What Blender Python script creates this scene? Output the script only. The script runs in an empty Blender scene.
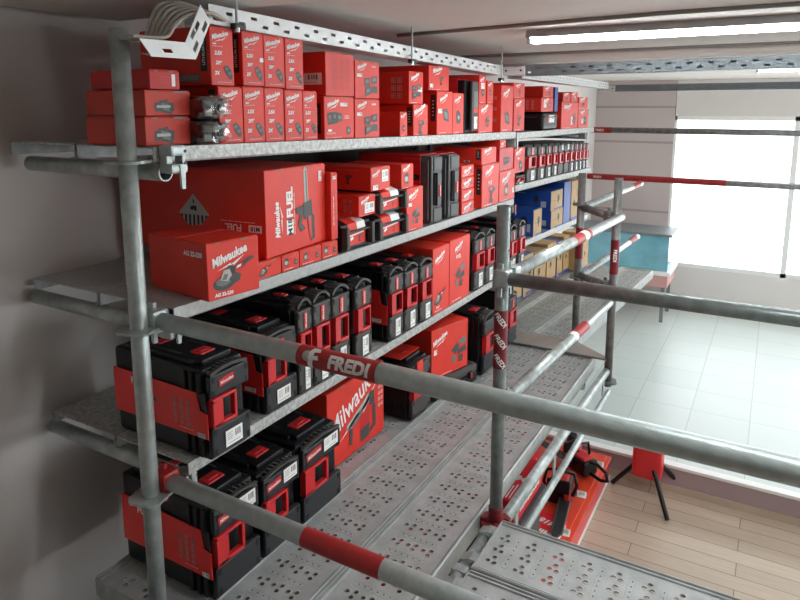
import bpy, bmesh, math, random
from mathutils import Vector, Matrix
from mathutils.geometry import tessellate_polygon
random.seed(7)
SC = bpy.context.scene
COL = SC.collection
ZO = 2.78                      # the ground floor is z = 0; every height below is measured from the eye
PI = math.pi
R = math.radians

# ------------------------------------------------------------------ materials
def nd(nt, t, **kw):
    n = nt.nodes.new(t)
    for k, v in kw.items():
        if hasattr(n, k): setattr(n, k, v)
        else: n.inputs[k].default_value = v
    return n

def mat(name, col, rough=.5, metal=0., noise=0., nscale=20., bump=0., bscale=60., emit=0., alpha=1., spec=.5, col2=None, coat=0.):
    m = bpy.data.materials.new(name); m.use_nodes = True
    nt = m.node_tree; b = nt.nodes['Principled BSDF']
    b.inputs['Base Color'].default_value = (*col, 1)
    b.inputs['Roughness'].default_value = rough
    b.inputs['Metallic'].default_value = metal
    b.inputs['Specular IOR Level'].default_value = spec
    b.inputs['Coat Weight'].default_value = coat
    if alpha < 1: b.inputs['Alpha'].default_value = alpha
    if emit:
        b.inputs['Emission Color'].default_value = (*col, 1); b.inputs['Emission Strength'].default_value = emit
    if noise or bump:
        tc = nd(nt, 'ShaderNodeTexCoord')
        if noise:
            nz = nd(nt, 'ShaderNodeTexNoise'); nz.inputs['Scale'].default_value = nscale; nz.inputs['Detail'].default_value = 5
            nt.links.new(tc.outputs['Object'], nz.inputs['Vector'])
            rp = nd(nt, 'ShaderNodeValToRGB')
            c2 = col2 or tuple(c*(1-noise) for c in col)
            rp.color_ramp.elements[0].position = .35; rp.color_ramp.elements[0].color = (*c2, 1)
            rp.color_ramp.elements[1].position = .65; rp.color_ramp.elements[1].color = (*col, 1)
            nt.links.new(nz.outputs['Fac'], rp.inputs['Fac']); nt.links.new(rp.outputs['Color'], b.inputs['Base Color'])
        if bump:
            n2 = nd(nt, 'ShaderNodeTexNoise'); n2.inputs['Scale'].default_value = bscale; n2.inputs['Detail'].default_value = 4
            nt.links.new(tc.outputs['Object'], n2.inputs['Vector'])
            bp = nd(nt, 'ShaderNodeBump'); bp.inputs['Strength'].default_value = bump; bp.inputs['Distance'].default_value = .01
            nt.links.new(n2.outputs['Fac'], bp.inputs['Height']); nt.links.new(bp.outputs['Normal'], b.inputs['Normal'])
    return m

M = {}
M['red'] = mat('red_card', (.80, .040, .022), .45, noise=.10, nscale=9, spec=.4)
M['red2'] = mat('red_card_darker', (.62, .018, .02), .45, noise=.10, nscale=9, spec=.4)
M['orange'] = mat('orange_red_card', (.62, .05, .028), .5, noise=.10, nscale=9, spec=.4)
M['sleeve'] = mat('light_boosted_sleeve_card', (.92, .03, .025), .4, noise=.05, nscale=9)  # red brightened to stand in for light on the low case ends
M['redpl'] = mat('red_plastic', (.62, .02, .025), .35)
M['redtape'] = mat('red_tape', (.42, .022, .022), .45, noise=.15, nscale=30)
M['black'] = mat('black_plastic', (.006, .0065, .008), .40, spec=.35, bump=.05, bscale=400)
M['blackcard'] = mat('black_print', (.02, .02, .022), .5)
M['grey'] = mat('charcoal_plastic', (.062, .057, .053), .5, spec=.4, bump=.05, bscale=300)
M['ribedge'] = mat('rib_edge_plastic', (.115, .11, .105), .45)
M['darktape'] = mat('dark_red_tape', (.20, .014, .02), .45, noise=.15, nscale=30)
M['railgalv'] = mat('pale_greenish_steel', (.53, .60, .585), .33, metal=.2, noise=.18, nscale=34, bump=.1, bscale=90)
M['darkfront'] = mat('blue_black_plastic', (.026, .027, .030), .45, spec=.4, bump=.05, bscale=300)
M['spine'] = mat('grey_case_plastic', (.085, .088, .092), .5, spec=.4)
M['white'] = mat('white_print', (.90, .89, .87), .5)
M['pink'] = mat('faded_print', (.80, .22, .20), .5)
M['pale'] = mat('pale_red_print', (.62, .045, .04), .5)
M['dgrey'] = mat('dark_grey_print', (.055, .06, .06), .5)
M['mgrey'] = mat('mid_grey_print', (.17, .175, .17), .5)
M['lgrey'] = mat('light_grey_print', (.48, .48, .46), .5)
M['edge'] = mat('cardboard_edge', (.33, .22, .15), .8)
M['blue'] = mat('blue_card', (.014, .075, .36), .5, noise=.1, nscale=9)
M['tan'] = mat('tan_card', (.56, .36, .16), .65, noise=.14, nscale=12)
M['galv'] = mat('galvanised_steel', (.50, .55, .54), .34, metal=.42, noise=.30, nscale=26, bump=.10, bscale=90)
M['deck'] = mat('galvanised_deck', (.475, .495, .488), .45, metal=.20, noise=.20, nscale=14, bump=.05, bscale=70)
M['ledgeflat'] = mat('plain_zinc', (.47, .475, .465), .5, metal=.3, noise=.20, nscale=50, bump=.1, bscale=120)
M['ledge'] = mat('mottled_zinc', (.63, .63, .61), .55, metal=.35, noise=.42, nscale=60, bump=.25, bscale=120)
M['postgalv'] = mat('greenish_steel', (.27, .31, .30), .34, metal=.4, noise=.3, nscale=30, bump=.1, bscale=90)
M['shadefill'] = mat('dark_shade_fill', (.06, .06, .062), .6)  # dark fill for added pieces that imitate shade
M['wornshadesteel'] = mat('worn_and_shade_steel', (.26, .265, .26), .42, metal=.4, noise=.35, nscale=30, bump=.1, bscale=90)
M['traywhite'] = mat('white_zinc_tray', (.80, .81, .81), .45, metal=.15, noise=.06, nscale=12)
M['traygrey'] = mat('grey_zinc_tray', (.22, .25, .265), .45, metal=.3, noise=.15, nscale=20)
M['shiny'] = mat('bright_steel', (.85, .87, .88), .18, metal=1.)
M['chrome'] = mat('tool_steel', (.62, .62, .62), .25, metal=1., noise=.2, nscale=40)
M['darksteel'] = mat('dark_steel', (.05, .05, .052), .4, metal=.6)
M['brownplate'] = mat('rusty_grey_plate', (.43, .41, .395), .5, metal=.2, noise=.35, nscale=4, col2=(.34, .27, .22))
M['cable'] = mat('grey_cable', (.42, .38, .33), .5)
M['ceil'] = mat('ceiling_plaster', (.82, .785, .75), .9, noise=.07, nscale=1.5, bump=.12, bscale=30)
M['darkwall'] = mat('low_bounce_wall_paint', (.13, .13, .13), .85, noise=.04, nscale=2)  # unseen near wall kept dark to cut bounce light on carton ends
M['wall'] = mat('wall_paint', (.76, .71, .69), .85, noise=.04, nscale=2)
M['mauve'] = mat('mauve_panel', (.40, .30, .31), .6, noise=.06, nscale=3)
M['nosing'] = mat('white_edge', (.85, .84, .82), .4)
M['glassblue'] = mat('blue_glass', (.22, .52, .62), .08, noise=.25, nscale=4, spec=.7)
M['pinkpanel'] = mat('pink_panel', (.62, .33, .31), .5)
M['tube'] = mat('lamp_diffuser', (.90, .975, 1.0), .4, emit=21.)
M['lamphouse'] = mat('lamp_housing', (.50, .50, .50), .5)
M['conduit'] = mat('grey_conduit', (.24, .23, .22), .5)
M['pinkbright'] = mat('bright_red_gloss', (.78, .012, .03), .28, coat=.3)
M['tabletop'] = mat('orange_red_gloss', (.80, .065, .025), .30, coat=.2)

def wood():
    m = bpy.data.materials.new('oak_boards'); m.use_nodes = True
    nt = m.node_tree; b = nt.nodes['Principled BSDF']
    tc = nd(nt, 'ShaderNodeTexCoord'); mp = nd(nt, 'ShaderNodeMapping')
    mp.inputs['Rotation'].default_value = (0, 0, PI/2)
    nt.links.new(tc.outputs['Object'], mp.inputs['Vector'])
    br = nd(nt, 'ShaderNodeTexBrick'); br.inputs['Scale'].default_value = 1.
    br.inputs['Brick Width'].default_value = 1.2; br.inputs['Row Height'].default_value = .13
    br.inputs['Mortar Size'].default_value = .0025
    br.inputs['Color1'].default_value = (.64, .52, .41, 1); br.inputs['Color2'].default_value = (.53, .42, .325, 1)
    br.inputs['Mortar'].default_value = (.22, .15, .1, 1)
    nt.links.new(mp.outputs['Vector'], br.inputs['Vector'])
    mp2 = nd(nt, 'ShaderNodeMapping'); mp2.inputs['Scale'].default_value = (30, 2.2, 1)
    nt.links.new(tc.outputs['Object'], mp2.inputs['Vector'])
    nz = nd(nt, 'ShaderNodeTexNoise'); nz.inputs['Scale'].default_value = 1.6; nz.inputs['Detail'].default_value = 6
    nt.links.new(mp2.outputs['Vector'], nz.inputs['Vector'])
    mx = nd(nt, 'ShaderNodeMix', data_type='RGBA', blend_type='MULTIPLY'); mx.inputs[0].default_value = .55
    rp = nd(nt, 'ShaderNodeValToRGB'); rp.color_ramp.elements[0].color = (.5, .45, .4, 1); rp.color_ramp.elements[1].color = (1, 1, 1, 1)
    nt.links.new(nz.outputs['Fac'], rp.inputs['Fac'])
    nt.links.new(br.outputs['Color'], mx.inputs[6]); nt.links.new(rp.outputs['Color'], mx.inputs[7])
    nt.links.new(mx.outputs[2], b.inputs['Base Color'])
    b.inputs['Roughness'].default_value = .38
    return m
M['wood'] = wood()

def tiles():
    m = bpy.data.materials.new('pale_tiles'); m.use_nodes = True
    nt = m.node_tree; b = nt.nodes['Principled BSDF']
    tc = nd(nt, 'ShaderNodeTexCoord')
    br = nd(nt, 'ShaderNodeTexBrick'); br.offset = 0; br.inputs['Scale'].default_value = 1.
    br.inputs['Brick Width'].default_value = .45; br.inputs['Row Height'].default_value = .45; br.inputs['Mortar Size'].default_value = .004
    br.inputs['Color1'].default_value = (.56, .62, .60, 1); br.inputs['Color2'].default_value = (.60, .66, .64, 1); br.inputs['Mortar'].default_value = (.42, .46, .44, 1)
    nt.links.new(tc.outputs['Object'], br.inputs['Vector']); nt.links.new(br.outputs['Color'], b.inputs['Base Color'])
    b.inputs['Roughness'].default_value = .35
    return m
M['tile'] = tiles()

def siding():
    m = bpy.data.materials.new('grooved_wall'); m.use_nodes = True
    nt = m.node_tree; b = nt.nodes['Principled BSDF']
    tc = nd(nt, 'ShaderNodeTexCoord'); sp = nd(nt, 'ShaderNodeSeparateXYZ')
    nt.links.new(tc.outputs['Object'], sp.inputs[0])
    ml = nd(nt, 'ShaderNodeMath', operation='MULTIPLY'); ml.inputs[1].default_value = 2.2
    fr = nd(nt, 'ShaderNodeMath', operation='FRACT'); lt = nd(nt, 'ShaderNodeMath', operation='LESS_THAN'); lt.inputs[1].default_value = .06
    nt.links.new(sp.outputs[2], ml.inputs[0]); nt.links.new(ml.outputs[0], fr.inputs[0]); nt.links.new(fr.outputs[0], lt.inputs[0])
    mx = nd(nt, 'ShaderNodeMix', data_type='RGBA')
    mx.inputs[6].default_value = (.56, .475, .46, 1); mx.inputs[7].default_value = (.38, .31, .30, 1)
    nt.links.new(lt.outputs[0], mx.inputs[0]); nt.links.new(mx.outputs[2], b.inputs['Base Color'])
    b.inputs['Roughness'].default_value = .8
    return m
M['siding'] = siding()

def glass():
    m = bpy.data.materials.new('window_glass'); m.use_nodes = True
    nt = m.node_tree; nt.nodes.remove(nt.nodes['Principled BSDF'])
    o = nt.nodes['Material Output']; t = nd(nt, 'ShaderNodeBsdfTransparent'); g = nd(nt, 'ShaderNodeBsdfGlossy'); g.inputs['Roughness'].default_value = .02
    mx = nd(nt, 'ShaderNodeMixShader'); mx.inputs[0].default_value = .06
    nt.links.new(t.outputs[0], mx.inputs[1]); nt.links.new(g.outputs[0], mx.inputs[2]); nt.links.new(mx.outputs[0], o.inputs[0])
    return m
M['glass'] = glass()
def film():
    m = bpy.data.materials.new('clear_film'); m.use_nodes = True
    nt = m.node_tree; nt.nodes.remove(nt.nodes['Principled BSDF'])
    o = nt.nodes['Material Output']; t = nd(nt, 'ShaderNodeBsdfTransparent'); g = nd(nt, 'ShaderNodeBsdfGlossy'); g.inputs['Roughness'].default_value = .10
    lw = nd(nt, 'ShaderNodeLayerWeight'); lw.inputs['Blend'].default_value = .28
    mx = nd(nt, 'ShaderNodeMixShader'); nt.links.new(lw.outputs['Facing'], mx.inputs[0])
    nt.links.new(t.outputs[0], mx.inputs[1]); nt.links.new(g.outputs[0], mx.inputs[2]); nt.links.new(mx.outputs[0], o.inputs[0])
    return m
M['film'] = film()

# ------------------------------------------------------------------ mesh builder
_bb = {}
class MB:
    def __init__(s): s.v = []; s.f = []; s.m = []; s.s = []; s.mats = []
    def mi(s, name):
        if name not in s.mats: s.mats.append(name)
        return s.mats.index(name)
    def add(s, vs, fs, m, T=None, smooth=False):
        k = len(s.v); i = s.mi(m)
        s.v += [tuple(T @ Vector(p)) for p in vs] if T else [tuple(p) for p in vs]
        for f in fs: s.f.append([a+k for a in f]); s.m.append(i); s.s.append(smooth)
        return s
    def box(s, c, d, m, bev=0., T=None, seg=2):
        key = (round(d[0], 5), round(d[1], 5), round(d[2], 5), bev, seg)
        if key not in _bb:
            bm = bmesh.new(); bmesh.ops.create_cube(bm, size=1)
            for v in bm.verts: v.co = Vector((v.co.x*d[0], v.co.y*d[1], v.co.z*d[2]))
            if bev: bmesh.ops.bevel(bm, geom=bm.edges[:], offset=min(bev, min(d)*.45), segments=seg, affect='EDGES', profile=.6)
            bm.verts.index_update()
            _bb[key] = ([v.co.copy() for v in bm.verts], [[v.index for v in f.verts] for f in bm.faces]); bm.free()
        vs, fs = _bb[key]; c = Vector(c)
        return s.add([v+c for v in vs], fs, m, T)
    def poly(s, pts, m, T=None): return s.add(pts, [list(range(len(pts)))], m, T)
    def prism(s, pts, axis, a, b, m, T=None):
        # pts: 2-D outline, extruded along axis ('x','y','z') from a to b
        def P(p, t): return {'x': (t, p[0], p[1]), 'y': (p[0], t, p[1]), 'z': (p[0], p[1], t)}[axis]
        n = len(pts); vs = [P(p, a) for p in pts]+[P(p, b) for p in pts]
        tr = tessellate_polygon([[Vector((p[0], p[1], 0)) for p in pts]])
        fs = [list(t) for t in tr]+[[i+n for i in t][::-1] for t in tr]+[[i, (i+1) % n, (i+1) % n+n, i+n] for i in range(n)]
        return s.add(vs, fs, m, T)
    def tube(s, pts, r, m, n=16, caps=True, T=None, radii=None):
        pts = [Vector(p) for p in pts]; vs = []; fs = []
        up = None
        for i, p in enumerate(pts):
            d = (pts[min(i+1, len(pts)-1)]-pts[max(i-1, 0)]).normalized()
            if up is None: up = Vector((0, 0, 1)) if abs(d.z) < .9 else Vector((1, 0, 0))
            a = (up-d*up.dot(d)).normalized(); b = d.cross(a); up = a
            rr = radii[i] if radii else r
            vs += [p+rr*(math.cos(2*PI*k/n)*a+math.sin(2*PI*k/n)*b) for k in range(n)]
        for i in range(len(pts)-1):
            for k in range(n): fs.append([i*n+k, i*n+(k+1) % n, (i+1)*n+(k+1) % n, (i+1)*n+k])
        s.add(vs, fs, m, T, True)
        if caps:
            s.add(vs[:n], [list(range(n))[::-1]], m, T); s.add(vs[-n:], [list(range(n))], m, T)
        return s
    def pipe(s, a, b, r, m, wall=.004, n=28):
        a = Vector(a); b = Vector(b); d = (b-a).normalized()
        return s.tube([a+d*.02, a, a, b, b, b-d*.02], r, m, n, False, radii=[r-wall, r-wall, r, r, r-wall, r-wall]) if False else s._pipe(a, b, r, m, wall, n)
    def _pipe(s, a, b, r, m, wall, n):
        d = (b-a).normalized(); up = Vector((0, 0, 1)) if abs(d.z) < .9 else Vector((1, 0, 0))
        u = (up-d*up.dot(d)).normalized(); w = d.cross(u)
        rings = [(a+d*.03, r-wall), (a, r-wall), (a, r), (b, r), (b, r-wall), (b-d*.03, r-wall)]
        vs = [p+q*(math.cos(2*PI*k/n)*u+math.sin(2*PI*k/n)*w) for p, q in rings for k in range(n)]
        L = []
        for i in range(5):
            fs = [[i*n+k, i*n+(k+1) % n, (i+1)*n+(k+1) % n, (i+1)*n+k] for k in range(n)]
            s.add([], [], m)
            L.append((fs, i == 2))
        k0 = len(s.v); mi = s.mi(m); s.v += [tuple(v) for v in vs]
        for fs, sm in L:
            for f in fs: s.f.append([x+k0 for x in f]); s.m.append(mi); s.s.append(sm)
        dk = s.mi('darksteel')  # dark discs stand in for the shade inside the open ends
        for ring in (0, 5):
            s.f.append([k0+ring*n+k for k in range(n)]); s.m.append(dk); s.s.append(False)
        return s
    def mesh(s, me, T, m):
        return s.add([v.co for v in me.vertices], [list(p.vertices) for p in me.polygons], m, T)
    def build(s, name, parent=None, loc=None, label=None):
        me = bpy.data.meshes.new(name); me.from_pydata(s.v, [], s.f)
        for n in s.mats: me.materials.append(M[n])
        me.polygons.foreach_set('material_index', s.m); me.polygons.foreach_set('use_smooth', s.s); me.update()
        o = bpy.data.objects.new(name, me); COL.objects.link(o)
        if parent: o.parent = parent
        if loc: o.location = loc
        if label: o['label'] = label
        return o

def tag(o, label, cat, group=None):
    o['label'] = label; o['category'] = cat
    if group: o['group'] = group
    return o
def thing(name, label, cat, loc=(0, 0, 0), rz=0., group=None):
    o = bpy.data.objects.new(name, None); COL.objects.link(o); o.empty_display_size = .05
    o.location = (loc[0], loc[1], loc[2]+ZO); o.rotation_euler = (0, 0, rz)
    return tag(o, label, cat, group)
def struct(name, mb, loc=(0, 0, 0)):
    o = mb.build(name); o.location = (loc[0], loc[1], loc[2]+ZO); o['kind'] = 'structure'; return o

_tx = {}
def text_mesh(s, bold=0., shear=0.):
    k = (s, bold, shear)
    if k not in _tx:
        c = bpy.data.curves.new('t', 'FONT'); c.body = s; c.align_x = 'CENTER'; c.align_y = 'CENTER'; c.resolution_u = 2
        c.offset = bold; c.shear = shear
        o = bpy.data.objects.new('t', c); COL.objects.link(o)
        bpy.context.view_layer.update()
        me = bpy.data.meshes.new_from_object(o.evaluated_get(bpy.context.evaluated_depsgraph_get()))
        xs = [v.co.x for v in me.vertices]; ys = [v.co.y for v in me.vertices]
        cx, cy, w, h = (max(xs)+min(xs))/2, (max(ys)+min(ys))/2, max(xs)-min(xs), max(ys)-min(ys)
        for v in me.vertices: v.co.x -= cx; v.co.y -= cy
        bpy.data.objects.remove(o); bpy.data.curves.remove(c)
        _tx[k] = (me, w, h)
    return _tx[k]
ROWS = {
    'a1': (1.168, 1.324, 1.46, 0.25, -0.1035, -0.0236, 0),
    'a2': (1.173, 1.328, 1.46, 0.25, -0.0226, 0.0471, 0),
    'a3': (1.192, 1.293, 1.46, 0.25, 0.0481, 0.1024, 0),
    'b1': (1.408, 1.506, 1.43, 0.3, -0.1074, 0.0624, 0),
    'b2': (1.51, 1.604, 1.43, 0.3, -0.1091, 0.0652, 0),
    'b3': (1.606, 1.7, 1.43, 0.3, -0.1107, 0.0631, 0),
    'b4': (1.705, 1.8, 1.43, 0.3, -0.1123, 0.0591, 0),
    'b5': (1.802, 1.882, 1.43, 0.3, -0.1139, 0.058, 0),
    'b6': (1.924, 2.115, 1.43, 0.3, -0.116, 0.0411, 0),
    'b7': (2.123, 2.303, 1.43, 0.3, -0.1192, 0.0344, 0),
    'u1': (1.384, 1.476, 1.43, 0.3, 0.0634, 0.2319, 0),
    'u2': (1.514, 1.609, 1.43, 0.3, 0.0662, 0.2307, 0),
    'u3': (1.611, 1.71, 1.43, 0.3, 0.0641, 0.2294, 0),
    'u4': (1.714, 1.809, 1.43, 0.3, 0.0601, 0.2277, 0),
    'u5': (1.936, 2.119, 1.43, 0.4, 0.0421, 0.2003, 0),
    'u6': (2.126, 2.303, 1.43, 0.3, 0.0354, 0.1821, 0),
    'b8': (2.473, 2.538, 1.43, 0.3, -0.125, -0.0172, 0),
    'b8b': (2.595, 2.734, 1.43, 0.3, -0.127, 0.0155, 0),
    'u8': (2.553, 2.685, 1.43, 0.4, 0.0165, 0.1609, 0),
    'b9a': (2.829, 3.003, 1.43, 0.3, -0.1309, 0.0803, 0),
    'b9b': (3.007, 3.137, 1.43, 0.3, -0.1338, 0.0743, 0),
    'u9': (2.742, 2.957, 1.43, 0.35, 0.0813, 0.1971, 0),
    'b10': (3.197, 3.326, 1.43, 0.4, -0.137, 0.1552, 0),
    'b11': (3.334, 3.54, 1.43, 0.3, -0.1392, 0.0216, 0),
    'u11a': (3.337, 3.431, 1.43, 0.25, 0.0226, 0.1794, 0),
    'u11b': (3.451, 3.54, 1.43, 0.25, 0.0226, 0.1515, 0),
    'b12': (3.669, 3.869, 1.43, 0.3, -0.1447, 0.133, 0),
    'b13': (3.898, 4.065, 1.433, 0.3, -0.1455, 0.058, -3.5),
    'u13': (3.884, 4.056, 1.434, 0.3, 0.059, 0.1549, -3.5),
    'f1': (4.395, 4.679, 1.403, 0.55, -0.155, -0.027, -3.5),
    'f2': (4.348, 4.575, 1.406, 0.5, -0.026, 0.0701, -3.5),
    'f3': (4.375, 4.564, 1.404, 0.5, 0.0711, 0.1472, -3.5),
    'f4': (4.599, 4.664, 1.39, 0.3, -0.026, 0.1461, -3.5),
    'f5': (4.751, 5.117, 1.381, 0.3, -0.155, 0.043, -3.5),
    'f6': (5.128, 5.383, 1.358, 0.3, -0.155, -0.0077, -3.5),
    'f7': (4.771, 4.932, 1.38, 0.3, 0.044, 0.1116, -3.5),
    'f8': (4.946, 5.098, 1.369, 0.3, 0.044, 0.1186, -3.5),
    'f9': (5.124, 5.349, 1.358, 0.3, -0.0067, 0.084, -3.5),
    'ag': (1.289, 1.477, 1.385, 0.3, -0.5572, -0.3846, -8),
    'lb1': (1.534, 1.662, 1.43, 0.5, -0.5586, -0.499, 0),
    'lb2': (1.667, 1.76, 1.43, 0.5, -0.5594, -0.499, 0),
    'lb3': (1.764, 1.89, 1.43, 0.5, -0.56, -0.499, 0),
    'lb4': (1.894, 1.994, 1.43, 0.5, -0.5608, -0.499, 0),
    'fuel': (1.592, 1.955, 1.43, 0.58, -0.497, -0.203, 4),
    'fb': (1.956, 1.997, 1.43, 0.5, -0.497, -0.2397, 0),
    'ta': (2.028, 2.238, 1.43, 0.3, -0.5616, -0.4378, 0),
    'tb': (2.27, 2.528, 1.43, 0.3, -0.5631, -0.4512, 0),
    'tc': (2.272, 2.518, 1.43, 0.3, -0.4502, -0.3435, 0),
    'ra': (2.143, 2.267, 1.43, 0.34, -0.4368, -0.3515, 0),
    'rc': (2.234, 2.386, 1.43, 0.36, -0.3425, -0.2424, 0),
    'rd': (2.533, 2.691, 1.43, 0.3, -0.5646, -0.3609, 0),
    're': (2.486, 2.595, 1.43, 0.3, -0.3599, -0.2489, 0),
    'sl1': (2.744, 2.918, 1.43, 0.4, -0.5659, -0.2203, 0),
    'sl2': (2.931, 3.124, 1.43, 0.4, -0.567, -0.2267, 0),
    'sm0': (3.133, 3.293, 1.43, 0.25, -0.568, -0.5004, 0),
    'sm1': (3.13, 3.29, 1.43, 0.25, -0.4994, -0.4328, 0),
    'sm2': (3.127, 3.286, 1.43, 0.25, -0.4318, -0.3685, 0),
    'sm3': (3.125, 3.283, 1.43, 0.25, -0.3675, -0.3047, 0),
    'p1': (3.405, 3.661, 1.43, 0.3, -0.5699, -0.3197, 0),
    'p2': (3.673, 3.94, 1.43, 0.3, -0.5715, -0.379, 0),
    'p3': (3.391, 3.61, 1.43, 0.3, -0.3187, -0.2239, 0),
    'p4': (3.665, 3.899, 1.43, 0.3, -0.378, -0.2393, 0),
    'p6': (3.668, 3.765, 1.43, 0.2, -0.2383, -0.1887, 0),
    'p0': (3.94, 4.1, 1.431, 0.3, -0.492, -0.4216, -3.5),
    'p5': (3.925, 4.091, 1.431, 0.28, -0.4136, -0.25, -3.5),
    'fc0': (4.119, 4.294, 1.42, 0.38, -0.492, -0.2254, -3.5),
    'fc1': (4.311, 4.444, 1.408, 0.38, -0.492, -0.2295, -3.5),
    'fc2': (4.458, 4.572, 1.399, 0.38, -0.492, -0.2326, -3.5),
    'fc3': (4.583, 4.696, 1.391, 0.38, -0.492, -0.2352, -3.5),
    'fc4': (4.706, 4.817, 1.384, 0.38, -0.492, -0.2378, -3.5),
    'fc5': (4.829, 4.941, 1.376, 0.38, -0.492, -0.2404, -3.5),
    'fc6': (4.954, 5.056, 1.369, 0.38, -0.492, -0.2431, -3.5),
    'fc7': (5.067, 5.159, 1.362, 0.38, -0.492, -0.2454, -3.5),
    'fc8': (5.17, 5.252, 1.356, 0.38, -0.492, -0.2476, -3.5),
    'fc9': (5.261, 5.333, 1.35, 0.38, -0.492, -0.2496, -3.5),
    'fc10': (5.34, 5.403, 1.345, 0.38, -0.492, -0.2512, -3.5),
    'bl1': (4.281, 4.432, 1.41, 0.25, -0.885, -0.6946, -3.5),
    'bl2': (4.618, 4.867, 1.389, 0.4, -0.885, -0.7465, -3.5),
    'bl3': (4.602, 4.848, 1.39, 0.4, -0.7455, -0.6011, -3.5),
    'bl4': (4.881, 5.032, 1.373, 0.4, -0.885, -0.5601, -3.5),
    'bl5': (5.052, 5.224, 1.363, 0.4, -0.885, -0.5686, -3.5),
    'c1': (1.257, 1.425, 1.372, 0.42, -1.038, -0.7356, 0),
    'c2': (1.559, 1.728, 1.43, 0.42, -1.038, -0.7337, 0),
    'c3': (1.736, 1.82, 1.43, 0.42, -1.038, -0.6756, 0),
    'c4': (1.825, 1.938, 1.43, 0.42, -1.038, -0.6736, 0),
    'c5': (1.944, 2.065, 1.43, 0.42, -1.038, -0.6771, 0),
    'c6': (2.1, 2.229, 1.43, 0.42, -1.038, -0.6916, 0),
    'c7': (2.37, 2.5, 1.43, 0.42, -1.038, -0.6997, 0),
    'c8': (2.506, 2.641, 1.43, 0.42, -1.038, -0.7078, 0),
    'c9': (2.657, 2.796, 1.43, 0.42, -1.038, -0.7172, 0),
    'rb1': (2.801, 2.988, 1.43, 0.5, -1.038, -0.693, 0),
    'rb2': (2.994, 3.249, 1.43, 0.45, -1.038, -0.6866, 0),
    'c10': (3.307, 3.466, 1.43, 0.42, -1.038, -0.7017, 0),
    'c11': (3.474, 3.618, 1.43, 0.42, -1.038, -0.706, 0),
    'c12': (3.78, 3.905, 1.395, 0.4, -1.038, -0.7233, 0),
    'c13': (3.91, 4.035, 1.385, 0.4, -1.038, -0.7141, 0),
    'd1': (1.269, 1.479, 1.4, 0.42, -1.54, -1.187, 0),
    'd2': (1.492, 1.692, 1.4, 0.42, -1.54, -1.203, 0),
    'd3': (1.701, 1.949, 1.4, 0.42, -1.54, -1.196, 0),
    'rbig': (2.037, 2.489, 1.53, 0.25, -1.54, -1.179, 0),
    'e1': (2.616, 2.821, 1.45, 0.4, -1.54, -1.222, 0),
    'e2': (2.85, 3.24, 1.445, 0.3, -1.54, -1.415, -13),
    'rm': (2.855, 3.165, 1.462, 0.24, -1.415, -1.14, -13),
    'e3': (3.3, 3.513, 1.36, 0.42, -1.54, -1.167, 0),
    'e4': (3.8, 3.96, 1.4, 0.42, -1.54, -1.167, 0),
}
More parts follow.
